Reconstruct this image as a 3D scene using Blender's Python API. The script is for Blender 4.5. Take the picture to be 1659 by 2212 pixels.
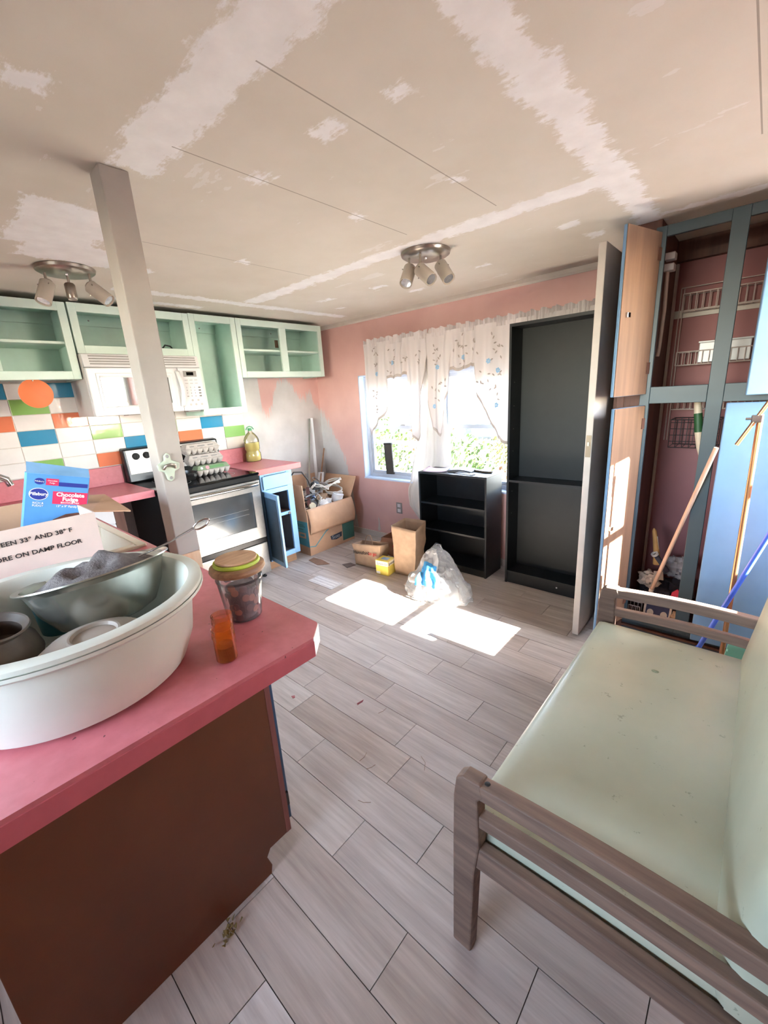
import bpy, bmesh, math, random
from mathutils import Vector, Matrix, noise
random.seed(7)
for o in list(bpy.data.objects): bpy.data.objects.remove(o, do_unlink=True)
SC = bpy.context.scene
COL = SC.collection

# ------------------------------------------------------------------ camera
FPX, PITCH, ROLL, YAW, CAMH = 902.72, 0.272856, 0.0619686, 0.737403, 1.47
fwd = Vector((-math.sin(YAW)*math.cos(PITCH), math.cos(YAW)*math.cos(PITCH), -math.sin(PITCH)))
rgt = Vector((math.cos(YAW), math.sin(YAW), 0)); dwn = fwd.cross(rgt)
cr = math.cos(ROLL)*rgt + math.sin(ROLL)*dwn
cd = -math.sin(ROLL)*rgt + math.cos(ROLL)*dwn
cam = bpy.data.cameras.new('camera'); camo = bpy.data.objects.new('camera', cam); COL.objects.link(camo)
cam.sensor_fit = 'VERTICAL'; cam.sensor_height = 24.0; cam.lens = 24.0*FPX/2212.0
cam.clip_start = 0.02; cam.clip_end = 300
m = Matrix((( cr.x, -cd.x, -fwd.x, 0), (cr.y, -cd.y, -fwd.y, 0), (cr.z, -cd.z, -fwd.z, CAMH), (0,0,0,1)))
camo.matrix_world = m
SC.camera = camo

# ------------------------------------------------------------------ light
W = bpy.data.worlds.new('sky'); SC.world = W; W.use_nodes = True
nt = W.node_tree; nt.nodes.clear()
sky = nt.nodes.new('ShaderNodeTexSky'); sky.sky_type = 'NISHITA'; sky.sun_disc = False
sky.sun_elevation = math.radians(31); sky.sun_rotation = math.radians(90); sky.air_density = 1.0; sky.dust_density = 0.3
bg = nt.nodes.new('ShaderNodeBackground'); bg.inputs['Strength'].default_value = 1.15
ow = nt.nodes.new('ShaderNodeOutputWorld')
hs = nt.nodes.new('ShaderNodeHueSaturation'); hs.inputs['Saturation'].default_value = .65
nt.links.new(sky.outputs[0], hs.inputs['Color']); nt.links.new(hs.outputs[0], bg.inputs[0]); nt.links.new(bg.outputs[0], ow.inputs[0])
SUN = bpy.data.lights.new('sun', 'SUN'); SUN.energy = 26.0; SUN.angle = math.radians(0.6); SUN.color = (1.0, 0.975, 0.93)
suno = bpy.data.objects.new('sun', SUN); COL.objects.link(suno)
SUND = Vector((-1.0, -0.02, -0.60))
suno.rotation_euler = SUND.to_track_quat('-Z', 'Y').to_euler(); suno.location = (8, 2, 8)
vs = SC.view_settings
vs.view_transform = 'Standard'; vs.look = 'None'; vs.gamma = 1.0; vs.use_curve_mapping = False
vs.exposure = 3.4

# ------------------------------------------------------------------ helpers
WM = {}
def lin(h):
    h = h.lstrip('#'); r = []
    for i in (0, 2, 4):
        c = int(h[i:i+2], 16)/255; r.append(c/12.92 if c <= .04045 else ((c+.055)/1.055)**2.4)
    return (*r, 1)
class MB:
    def __init__(s): s.v = []; s.f = []
    def add(s, vs, fs):
        n = len(s.v); s.v += [Vector(v) for v in vs]; s.f += [tuple(i+n for i in f) for f in fs]; return s
    def box(s, x0, x1, y0, y1, z0, z1, M=None):
        v = [Vector(p) for p in ((x0,y0,z0),(x1,y0,z0),(x1,y1,z0),(x0,y1,z0),(x0,y0,z1),(x1,y0,z1),(x1,y1,z1),(x0,y1,z1))]
        if M is not None: v = [M @ p for p in v]
        return s.add(v, [(0,3,2,1),(4,5,6,7),(0,1,5,4),(1,2,6,5),(2,3,7,6),(3,0,4,7)])
    def prism(s, poly, axis, a, b):
        # poly in the two other axes (in order), extruded along axis from a to b
        def mk(p, t):
            return {'x': (t, p[0], p[1]), 'y': (p[0], t, p[1]), 'z': (p[0], p[1], t)}[axis]
        n = len(poly); v = [mk(p, a) for p in poly] + [mk(p, b) for p in poly]
        return s.add(v, [tuple(range(n))[::-1], tuple(range(n, 2*n))] + [(i, (i+1) % n, n+(i+1) % n, n+i) for i in range(n)])
    def ring(s, outer, inner, axis, a, b):
        # frame between two polygons with the same number of points
        def mk(p, t):
            return {'x': (t, p[0], p[1]), 'y': (p[0], t, p[1]), 'z': (p[0], p[1], t)}[axis]
        n = len(outer); v = [mk(p, a) for p in outer]+[mk(p, a) for p in inner]+[mk(p, b) for p in outer]+[mk(p, b) for p in inner]
        f = []
        for i in range(n):
            j = (i+1) % n
            f += [(i, j, n+j, n+i), (2*n+i, 3*n+i, 3*n+j, 2*n+j), (i, 2*n+i, 2*n+j, j), (n+i, n+j, 3*n+j, 3*n+i)]
        return s.add(v, f)
    def tube(s, pts, r, n=8, closed=False, cap=True):
        pts = [Vector(p) for p in pts]; k = len(pts)
        rr = r if isinstance(r, (list, tuple)) else [r]*k
        prev = None; vs = []
        for i, p in enumerate(pts):
            a = pts[(i-1) % k] if (closed or i > 0) else p
            b = pts[(i+1) % k] if (closed or i < k-1) else p
            t = (b-a).normalized()
            if prev is None:
                u = t.orthogonal().normalized()
            else:
                u = prev - t*prev.dot(t)
                u = u.normalized() if u.length > 1e-6 else t.orthogonal().normalized()
            prev = u; w = t.cross(u)
            for j in range(n):
                an = 2*math.pi*j/n; vs.append(p + (u*math.cos(an)+w*math.sin(an))*rr[i])
        fs = []
        for i in range(k if closed else k-1):
            q = (i+1) % k
            for j in range(n):
                l = (j+1) % n; fs.append((i*n+j, i*n+l, q*n+l, q*n+j))
        if not closed and cap:
            fs.append(tuple(range(n))[::-1]); fs.append(tuple(range((k-1)*n, k*n)))
        return s.add(vs, fs)
    def lathe(s, prof, c=(0,0,0), n=28, sx=1, sy=1, M=None, cap=True):
        vs = []; fs = []; k = len(prof)
        for r, z in prof:
            for j in range(n):
                a = 2*math.pi*j/n; p = Vector((r*math.cos(a)*sx, r*math.sin(a)*sy, z))
                if M is not None: p = M @ p
                vs.append(p + Vector(c))
        for i in range(k-1):
            for j in range(n):
                l = (j+1) % n; fs.append((i*n+j, i*n+l, (i+1)*n+l, (i+1)*n+j))
        if cap and prof[0][0] > 1e-5: fs.append(tuple(range(n))[::-1])
        if cap and prof[-1][0] > 1e-5: fs.append(tuple(range((k-1)*n, k*n)))
        return s.add(vs, fs)
    def grid(s, fn, nu, nv, wrap=False):
        vs = [fn(i/nu, j/nv) for j in range(nv+1) for i in range(nu+(0 if wrap else 1))]
        w = nu if wrap else nu+1; fs = []
        for j in range(nv):
            for i in range(nu):
                l = (i+1) % w; fs.append((j*w+i, j*w+l, (j+1)*w+l, (j+1)*w+i))
        return s.add(vs, fs)
    def build(s, name, mat, parent=None, smooth=None, bev=0, solid=0, sub=0, local=False, fix=True):
        me = bpy.data.meshes.new(name)
        vs = s.v
        if parent is not None and not local:
            inv = WM[parent.name].inverted(); vs = [inv @ v for v in vs]
        me.from_pydata([tuple(v) for v in vs], [], s.f); me.validate()
        if fix:
            b = bmesh.new(); b.from_mesh(me); bmesh.ops.remove_doubles(b, verts=b.verts, dist=1e-6)
            bmesh.ops.recalc_face_normals(b, faces=b.faces); b.to_mesh(me); b.free()
        if smooth:
            me.shade_smooth(); me.set_sharp_from_angle(angle=math.radians(smooth))
        o = bpy.data.objects.new(name, me); COL.objects.link(o)
        if mat is not None: me.materials.append(mat)
        if parent is not None: o.parent = parent; WM[o.name] = WM[parent.name]
        else: WM[o.name] = Matrix.Identity(4)
        if solid:
            md = o.modifiers.new('s', 'SOLIDIFY'); md.thickness = solid; md.offset = 0
        if bev:
            md = o.modifiers.new('b', 'BEVEL'); md.width = bev; md.segments = 2; md.limit_method = 'ANGLE'; md.angle_limit = math.radians(40)
        if sub:
            md = o.modifiers.new('u', 'SUBSURF'); md.levels = sub; md.render_levels = sub
        return o
def tag(o, label=None, cat=None, group=None, kind=None):
    if label: o['label'] = label
    if cat: o['category'] = cat
    if group: o['group'] = group
    if kind: o['kind'] = kind
    return o
def thing(name, label, cat, loc=(0,0,0), rz=0, group=None, M=None):
    o = bpy.data.objects.new(name, None); COL.objects.link(o); o.empty_display_size = .05
    mw = M if M is not None else Matrix.Translation(loc) @ Matrix.Rotation(rz, 4, 'Z')
    o.matrix_world = mw; WM[o.name] = mw
    return tag(o, label, cat, group)
def B(*a, M=None): return MB().box(*a, M=M)
def struct(o): o['kind'] = 'structure'; return o
def rot(ax, deg): return Matrix.Rotation(math.radians(deg), 4, ax)
def tr(*a): return Matrix.Translation(a)

# ------------------------------------------------------------------ materials
class N:
    def __init__(s, name):
        s.m = bpy.data.materials.new(name); s.m.use_nodes = True; s.t = s.m.node_tree
        s.b = s.t.nodes['Principled BSDF']; s.out = s.t.nodes['Material Output']
        s.tc = None
    def new(s, k, **kw):
        n = s.t.nodes.new('ShaderNode'+k)
        for a, v in kw.items(): setattr(n, a, v)
        return n
    def link(s, a, b): s.t.links.new(a, b)
    def coord(s, kind='Object', scale=(1,1,1)):
        if s.tc is None: s.tc = s.new('TexCoord')
        mp = s.new('Mapping'); mp.inputs['Scale'].default_value = scale; s.link(s.tc.outputs[kind], mp.inputs[0]); return mp.outputs[0]
    def noise(s, vec, scale, detail=4, rough=.55):
        n = s.new('TexNoise'); n.inputs['Scale'].default_value = scale; n.inputs['Detail'].default_value = detail; n.inputs['Roughness'].default_value = rough
        s.link(vec, n.inputs['Vector']); return n.outputs['Fac']
    def ramp(s, fac, *stops):
        r = s.new('ValToRGB'); e = r.color_ramp.elements
        while len(e) < len(stops): e.new(.5)
        for i, (p, c) in enumerate(stops):
            e[i].position = p; e[i].color = c if not isinstance(c, str) else lin(c)
        s.link(fac, r.inputs[0]); return r.outputs[0]
    def mix(s, fac, a, b, mode='MIX'):
        n = s.new('Mix', data_type='RGBA', blend_type=mode)
        for sock, v in ((n.inputs[0], fac), (n.inputs[6], a), (n.inputs[7], b)):
            if isinstance(v, (int, float)): sock.default_value = v
            elif isinstance(v, (str, tuple)): sock.default_value = lin(v) if isinstance(v, str) else v
            else: s.link(v, sock)
        return n.outputs[2]
    def math(s, op, a, b=None, c=None, clamp=False):
        n = s.new('Math', operation=op, use_clamp=clamp)
        for i, v in enumerate((a, b, c)):
            if v is None: continue
            if isinstance(v, (int, float)): n.inputs[i].default_value = v
            else: s.link(v, n.inputs[i])
        return n.outputs[0]
    def bump(s, h, strength=.2, dist=.01):
        n = s.new('Bump'); n.inputs['Strength'].default_value = strength; n.inputs['Distance'].default_value = dist
        s.link(h, n.inputs['Height']); s.link(n.outputs[0], s.b.inputs['Normal'])
    def col(s, c):
        if isinstance(c, str): s.b.inputs['Base Color'].default_value = lin(c)
        else: s.link(c, s.b.inputs['Base Color'])
    def set(s, rough=.5, metal=0, spec=None):
        s.b.inputs['Roughness'].default_value = rough; s.b.inputs['Metallic'].default_value = metal
        if spec is not None: s.b.inputs['Specular IOR Level'].default_value = spec
        return s
def plain(name, c, rough=.5, metal=0, var=.12, vs=14, bump=0, bs=120, spec=None):
    n = N(name); n.set(rough, metal, spec); v = n.coord()
    f = n.noise(v, vs, 5)
    c0 = lin(c); d = tuple(x*(1-var) for x in c0[:3])+(1,); l = tuple(min(1, x*(1+var)) for x in c0[:3])+(1,)
    n.col(n.ramp(f, (.3, d), (.7, l)))
    if bump: n.bump(n.noise(v, bs, 3), bump, .004)
    return n.m
def wood(name, c1, c2, rough=.55, axis='x', s=6, bump=.15):
    n = N(name); n.set(rough)
    sc = {'x': (.6, 8, 8), 'y': (8, .6, 8), 'z': (8, 8, .6)}[axis]
    v = n.coord(scale=tuple(a*s/6 for a in sc))
    f = n.noise(v, 3.2, 7, .62); n.col(n.ramp(f, (.3, c1), (.68, c2)))
    n.bump(f, bump, .004); return n.m
def sheer(name, c, transp=.3, transl=.5, rough=.8, gloss=0.0):
    n = N(name); t = n.t; t.nodes.remove(n.b)
    d = n.new('BsdfDiffuse'); d.inputs[0].default_value = lin(c)
    tl = n.new('BsdfTranslucent'); tl.inputs[0].default_value = lin(c)
    tp = n.new('BsdfTransparent')
    m1 = n.new('MixShader'); m1.inputs[0].default_value = transl; n.link(d.outputs[0], m1.inputs[1]); n.link(tl.outputs[0], m1.inputs[2])
    m2 = n.new('MixShader'); m2.inputs[0].default_value = transp; n.link(m1.outputs[0], m2.inputs[1]); n.link(tp.outputs[0], m2.inputs[2])
    last = m2
    if gloss:
        g = n.new('BsdfGlossy'); g.inputs['Roughness'].default_value = .12
        fr = n.new('Fresnel'); fr.inputs[0].default_value = 1.15
        mm = n.math('MULTIPLY', fr.outputs[0], gloss)
        m3 = n.new('MixShader'); n.link(mm, m3.inputs[0]); n.link(m2.outputs[0], m3.inputs[1]); n.link(g.outputs[0], m3.inputs[2]); last = m3
    n.link(last.outputs[0], n.out.inputs[0]); return n.m
def clear(name, c='#ffffff', rough=.02, k=1.0):
    n = N(name); n.t.nodes.remove(n.b)
    tp = n.new('BsdfTransparent'); tp.inputs[0].default_value = lin(c)
    g = n.new('BsdfGlossy'); g.inputs['Roughness'].default_value = rough
    fr = n.new('Fresnel'); fr.inputs[0].default_value = 1.45
    mm = n.math('MULTIPLY', fr.outputs[0], k)
    mx = n.new('MixShader'); n.link(mm, mx.inputs[0]); n.link(tp.outputs[0], mx.inputs[1]); n.link(g.outputs[0], mx.inputs[2])
    n.link(mx.outputs[0], n.out.inputs[0]); return n.m
K, YW, ZC, XR, YF = -3.70, 3.12, 2.185, 1.0, -1.7
MT = {}
MT['mint'] = plain('mint paint', '#cfe2d7', .45, var=.04, vs=5)
MT['mint_in'] = plain('mint paint inside', '#bcd8cc', .5, var=.07, vs=6)
MT['white'] = plain('white enamel', '#d6d5d6', .3, var=.03)
MT['offwhite'] = plain('off white paint', '#cbc2b8', .5, var=.06, vs=9)
MT['vinyl'] = plain('white vinyl', '#b4b8c0', .4, var=.03)
MT['reveal'] = plain('pale blue paint', '#c4d4ea', .5, var=.06, vs=9)
MT['blue'] = plain('blue paint', '#6a8dae', .42, var=.06, vs=7)
MT['slate'] = plain('grey blue paint', '#33454d', .42, var=.07, vs=7)  # darker copy of the closet blue, shade put into the colour
MT['red'] = plain('red laminate', '#b55f66', .38, var=.08, vs=30)
def speckled():
    n = N('red laminate speckled'); n.set(.38); v = n.coord()
    c = n.ramp(n.noise(v, 30, 5), (.3, '#bf6b71'), (.7, '#cb777d'))
    k = n.ramp(n.noise(v, 75, 2, .4), (.745, (0, 0, 0, 1)), (.765, (1, 1, 1, 1)))
    n.col(n.mix(n.math('MULTIPLY', k, .8), c, '#4a2a2a')); return n.m
MT['red'] = speckled()
MT['rededge'] = plain('red laminate edge', '#bd6068', .35, var=.05, vs=30)
MT['brown'] = plain('brown panel', '#603318', .45, var=.14, vs=4, bump=.05)
MT['black'] = plain('black enamel', '#121212', .3, var=.1)
MT['blackgloss'] = plain('black glass', '#0c0c0e', .07, var=.05)
MT['blackwood'] = plain('black laminate', '#15181a', .42, var=.2, vs=30)
MT['steel'] = plain('brushed steel', '#b9b6b1', .3, .95, var=.06, vs=60)
MT['nickel'] = plain('satin nickel', '#a59c91', .32, .9, var=.08, vs=40)
MT['chrome'] = plain('chrome', '#c9c9c9', .12, 1, var=.05)
MT['card'] = plain('cardboard', '#c39d7e', .85, var=.07, vs=12, bump=.1, bs=60)
MT['cardpale'] = plain('pale cardboard', '#d8c6bb', .8, var=.05, vs=12)
MT['kraft'] = plain('kraft paper', '#b3977c', .8, var=.12, vs=16, bump=.4, bs=40)
MT['tealprint'] = plain('teal print', '#4f97a4', .7, var=.08)
MT['greenprint'] = plain('dark green print', '#3d6b62', .7, var=.12)
MT['ink'] = plain('dark ink', '#2a2523', .7, var=.1)
MT['inkred'] = plain('red ink', '#c04038', .7, var=.05)
MT['bench'] = plain('sage vinyl', '#bbbda6', .42, var=.05, vs=5)
MT['benchwood'] = wood('weathered wood', '#5a483d', '#836c5c', .65, 'x', 9)
MT['oak'] = wood('unpainted plywood', '#6f5341', '#856751', .5, 'z', 5, .06)
MT['brownwood'] = wood('brown stained wood', '#4a2a20', '#6b4434', .6, 'z', 6)
MT['postwood'] = wood('bare pine', '#c39d7a', '#d8bd9e', .6, 'z', 6)
MT['rubber'] = plain('black rubber', '#151515', .6)
MT['orange'] = plain('orange plastic', '#dd7443', .5, var=.04)
MT['copper'] = plain('copper coat', '#b98660', .28, .85, var=.05)
MT['bluepl'] = plain('blue plastic', '#3f62c8', .35, var=.06)
MT['teal'] = plain('teal plastic', '#6fb3a4', .45, var=.06)
MT['paper'] = plain('paper', '#e8e6e2', .8, var=.03)
MT['glass'] = clear('window glass', '#ffffff', .01, .9)
MT['wire'] = plain('white coated wire', '#c9b9b2', .4, var=.05)
MT['blackwire'] = plain('black wire', '#221d20', .45)
MT['grey'] = plain('grey plastic', '#8a8784', .5, var=.1)
MT['fleece'] = plain('grey lint', '#6b6462', .95, var=.25, vs=60, bump=.6, bs=200)

# ceiling: bare tan board with white joint compound
def ceiling_mat():
    n = N('bare ceiling board with joint compound'); n.set(.8); v = n.coord()
    sp = n.new('SeparateXYZ'); n.link(v, sp.inputs[0]); X, Y = sp.outputs[0], sp.outputs[1]
    def rect(cx, cy, hx, hy):
        a = n.math('SUBTRACT', n.math('ABSOLUTE', n.math('SUBTRACT', X, cx)), hx)
        b = n.math('SUBTRACT', n.math('ABSOLUTE', n.math('SUBTRACT', Y, cy)), hy)
        return n.math('MAXIMUM', a, b)
    d = None
    for r in [(-1.06, .66, .52, .072), (-.52, 1.5, .055, 1.12), (-1.75, 1.93, 1.22, .062), (-3.03, 2.0, .05, .95), (-2.2, .62, .25, .16), (-2.5, .72, .14, .2),
              (-2.75, 1.05, .22, .04), (-1.32, .36, .035, .04), (-.52, -.2, .03, .6), (-.2, 2.52, .28, .03), (-.78, 1.0, .03, .03), (-2.6, 2.35, .07, .02),
              (-1.0, .98, .05, .025), (-1.36, .98, .03, .03), (-1.37, 1.45, .025, .02), (-.93, 1.5, .02, .02), (-.8, 2.3, .04, .03), (-.75, 2.55, .03, .04), (-2.1, 2.4, .05, .02),
              (-2.15, 1.4, .03, .03), (-2.0, 2.7, .08, .02), (-2.75, 2.65, .04, .03), (-1.4, 2.55, .05, .025), (-3.3, 1.4, .04, .3), (.35, 1.9, .02, .05)]:
        q = rect(*r); d = q if d is None else n.math('MINIMUM', d, q)
    w = n.noise(v, 9, 6, .7); w2 = n.noise(n.coord(scale=(1.0, 3.2, 1)), 16, 5, .7)
    d = n.math('ADD', d, n.math('MULTIPLY', n.math('SUBTRACT', w, .5), .14))
    d = n.math('ADD', d, n.math('MULTIPLY', n.math('SUBTRACT', w2, .5), .10))
    mk = n.new('MapRange'); mk.inputs[1].default_value = .008; mk.inputs[2].default_value = -.012; n.link(d, mk.inputs[0])
    smear = n.math('MULTIPLY', n.math('GREATER_THAN', n.noise(n.coord(scale=(1, 2.6, 1)), 3.1, 6, .6), .66), .35)
    fac = n.math('MAXIMUM', mk.outputs[0], smear)
    tan = n.ramp(n.noise(v, 2.5, 4), (.3, '#d1c9bb'), (.7, '#dbd4c8'))
    wht = n.ramp(n.noise(v, 12, 5), (.3, '#e8e6e5'), (.7, '#f3f2f1'))
    c = n.mix(fac, tan, wht)
    sm = None
    for x, y0, y1 in ((-.93, .70, 1.82), (-1.363, .70, 1.78), (-2.16, .9, 1.85), (-.119, 1.3, 2.0)):
        a = n.math('LESS_THAN', n.math('ABSOLUTE', n.math('SUBTRACT', X, x)), .0022)
        b = n.math('LESS_THAN', n.math('ABSOLUTE', n.math('SUBTRACT', Y, (y0+y1)/2)), (y1-y0)/2)
        q = n.math('MULTIPLY', a, b); sm = q if sm is None else n.math('MAXIMUM', sm, q)
    n.col(n.mix(n.math('MULTIPLY', sm, .6), c, '#6f6252'))
    n.bump(fac, .25, .003); return n.m
MT['ceiling'] = ceiling_mat()
def paint_mat(name, horiz, curve, lo, hi, above=True):
    # coral paint with unfinished white primer: the border height is a curve along the wall plus brush noise
    n = N(name); n.set(.55); v = n.coord(); sp = n.new('SeparateXYZ'); n.link(v, sp.inputs[0])
    H = sp.outputs[horiz]; Z = sp.outputs[2]
    mr = n.new('MapRange'); mr.inputs[1].default_value = lo; mr.inputs[2].default_value = hi; n.link(H, mr.inputs[0])
    fc = n.new('FloatCurve'); cv = fc.mapping.curves[0]
    pts = [((a-lo)/(hi-lo), b/2.2) for a, b in curve]
    while len(cv.points) < len(pts): cv.points.new(.5, .5)
    for p, q in zip(cv.points, pts): p.location = q; p.handle_type = 'VECTOR'
    fc.mapping.update(); n.link(mr.outputs[0], fc.inputs['Value'])
    edge = n.math('MULTIPLY', fc.outputs[0], 2.2)
    st = n.coord(scale=(10, 10, 1.2))
    e = n.math('ADD', n.math('SUBTRACT', Z, edge), n.math('MULTIPLY', n.math('SUBTRACT', n.noise(st, 7, 6, .75), .5), .55))
    mk = n.new('MapRange'); mk.inputs[1].default_value = -.012; mk.inputs[2].default_value = .012; n.link(e, mk.inputs[0])
    coral = n.ramp(n.noise(v, 3, 4), (.3, '#d3a69f'), (.7, '#deb5ad'))
    wht = n.ramp(n.noise(v, 6, 4), (.3, '#c0bbb9'), (.7, '#cdc8c6'))
    n.col(n.mix(mk.outputs[0], wht, coral)); n.bump(n.noise(v, 90, 3), .08, .003); return n.m
MT['wall_left'] = paint_mat('coral and white primed wall left', 1, [(-1.7, 1.2), (2.0, 2.1), (2.365, 2.1), (2.385, 1.40), (2.44, 1.33), (2.50, 1.42), (2.56, 1.60), (2.62, 1.67), (2.71, 1.69), (2.76, 1.62), (2.86, 1.50), (2.94, 1.5), (3.0, 1.56), (3.05, 1.40), (3.12, 1.36)], -1.7, 3.12)
MT['wall_back'] = paint_mat('coral and white primed wall back', 0, [(-3.7, 1.38), (-3.6, 1.26), (-3.5, 1.08), (-3.36, .84), (-3.29, .55), (-3.22, 0.0), (-3.0, 0.0), (1.2, 0.0)], -3.72, 1.2)
MT['coral'] = plain('coral wall paint', '#c89085', .55, var=.05, vs=4)
def floor_tile_mat():
    n = N('grey wood look tile'); n.set(.45)
    oi = n.new('ObjectInfo'); v = n.coord(scale=(1, 1, 1))
    ad = n.new('VectorMath', operation='ADD'); n.link(v, ad.inputs[0])
    cb = n.new('CombineXYZ')
    for i, k in enumerate((37., 19., 5.)): n.link(n.math('MULTIPLY', oi.outputs['Random'], k), cb.inputs[i])
    n.link(cb.outputs[0], ad.inputs[1])
    mp = n.new('Mapping'); mp.inputs['Scale'].default_value = (1.3, 14, 1); n.link(ad.outputs[0], mp.inputs[0])
    wv = n.noise(mp.outputs[0], 1.6, 6, .6)
    mp2 = n.new('Mapping'); mp2.inputs['Scale'].default_value = (2.2, 40, 1); n.link(ad.outputs[0], mp2.inputs[0])
    fine = n.noise(mp2.outputs[0], 2.2, 5, .6)
    c = n.ramp(wv, (.25, '#a89c92'), (.5, '#c2b7ac'), (.62, '#d3c9bf'), (.8, '#bdb2a7'))
    c = n.mix(.35, c, n.ramp(fine, (.3, '#9e958f'), (.7, '#d6d0ca')))
    tint = n.ramp(oi.outputs['Random'], (0, '#e8e0da'), (.5, '#f4f2f2'), (1, '#ffffff'))
    c = n.mix(1.0, c, tint, 'MULTIPLY')
    dirt = n.noise(n.coord('Generated'), 7, 5, .7)
    n.col(n.mix(n.math('MULTIPLY', n.math('GREATER_THAN', dirt, .72), .25), c, '#6d5f54'))
    n.bump(fine, .06, .002); return n.m
MT['tile'] = floor_tile_mat()
MT['grout'] = plain('dark grout', '#5f5750', .9, var=.2, vs=30)

# ------------------------------------------------------------------ structure
fl = struct(B(K-.1, XR+.1, YF-.1, YW+.14, -.09, -.004).build('floor', MT['grout']))
JO = {-2: -.784, -1: -.978, 0: -.556, 1: -.877, 2: -1.277, 3: -1.545, 4: -1.637, 5: -1.267, 6: -1.463, 7: -1.803, 8: -1.06, 9: -.625, 10: -.872}
TL, TW, Y0 = .632, .159, .444
tm = {}
def tile_mesh(w, l):
    key = (round(l, 3), round(w, 3))
    if key in tm: return tm[key]
    me = bpy.data.meshes.new('floor_tile'); g = .0013
    b = B(g, l-g, g, w-g, -.008, 0)
    me.from_pydata([tuple(v) for v in b.v], [], b.f); me.materials.append(MT['tile']); tm[key] = me; return me
row = math.floor((YF-Y0)/TW)
while Y0+row*TW < YW:
    ya = max(Y0+row*TW, YF); yb = min(Y0+(row+1)*TW, YW)
    off = JO.get(row, -((row*0.217) % TL)); x = off - math.ceil((off-K)/TL)*TL
    while x < XR:
        a, b = max(x, K), min(x+TL, XR)
        # tiles hidden behind the peninsula or far behind the camera stay plain grout
        if b-a > .02 and yb-ya > .01 and not (yb < -.35) and not (a > .55 and yb < .2):
            t = bpy.data.objects.new('floor_tile', tile_mesh(yb-ya, b-a)); COL.objects.link(t); t.location = (a, ya, random.uniform(-.0006, .0004)); t.parent = fl
        x += TL
    row += 1
struct(B(K-.1, XR+.12, YF-.1, YW+.14, ZC, ZC+.1).build('ceiling', MT['ceiling']))
wl = struct(B(K-.1, K, YF-.1, YW+.14, 0, ZC).build('wall_left', MT['wall_left']))
# window wall with one wide opening
WX0, WX1, WZ0, WZ1 = -3.07, -1.14, .635, 1.665
wb = MB(); wb.box(K, WX0, YW, YW+.14, 0, ZC); wb.box(WX1, XR, YW, YW+.14, 0, ZC); wb.box(WX0, WX1, YW, YW+.14, 0, WZ0); wb.box(WX0, WX1, YW, YW+.14, WZ1, ZC)
wbo = struct(wb.build('wall_back', MT['wall_back']))
rv = MB(); rv.box(WX0, WX0+.012, YW-.004, YW+.13, WZ0, WZ1); rv.box(WX1-.012, WX1, YW-.004, YW+.13, WZ0, WZ1); rv.box(WX0, WX1, YW-.012, YW+.13, WZ0, WZ0+.014); rv.box(WX0, WX1, YW-.004, YW+.13, WZ1-.012, WZ1)
struct(rv.build('trim_1', MT['reveal']))
# right wall with the sun window, wall beside the closet, wall behind the camera
SY0, SY1, SZ0, SZ1 = 1.825, 2.552, 1.15, 2.09
wr = MB(); wr.box(XR, XR+.12, YF, SY0, 0, ZC); wr.box(XR, XR+.12, SY1, YW+.14, 0, ZC); wr.box(XR, XR+.12, SY0, SY1, 0, SZ0); wr.box(XR, XR+.12, SY0, SY1, SZ1, ZC)
struct(wr.build('wall_right', MT['coral']))
struct(B(.19, XR, 2.56, 2.66, 0, ZC).build('wall_closet', MT['coral']))
FX0, FX1, FZ0, FZ1 = -1.85, -.25, 1.2, 2.05  # opening added behind the camera, sized for fill light
wf = MB(); wf.box(K, FX0, YF-.1, YF, 0, ZC); wf.box(FX1, XR, YF-.1, YF, 0, ZC); wf.box(FX0, FX1, YF-.1, YF, 0, FZ0); wf.box(FX0, FX1, YF-.1, YF, FZ1, ZC)
struct(wf.build('wall_front', MT['coral']))
# crown strip and baseboard of the window wall
cs = MB(); cs.prism([(YW, 2.185), (YW-.022, 2.185), (YW-.022, 2.16), (YW-.012, 2.148), (YW, 2.148)], 'x', K, -.55)
struct(cs.build('trim_2', MT['offwhite']))
struct(B(K, -.5, YW-.014, YW, 0, .06).build('baseboard_back', MT['offwhite']))

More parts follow.
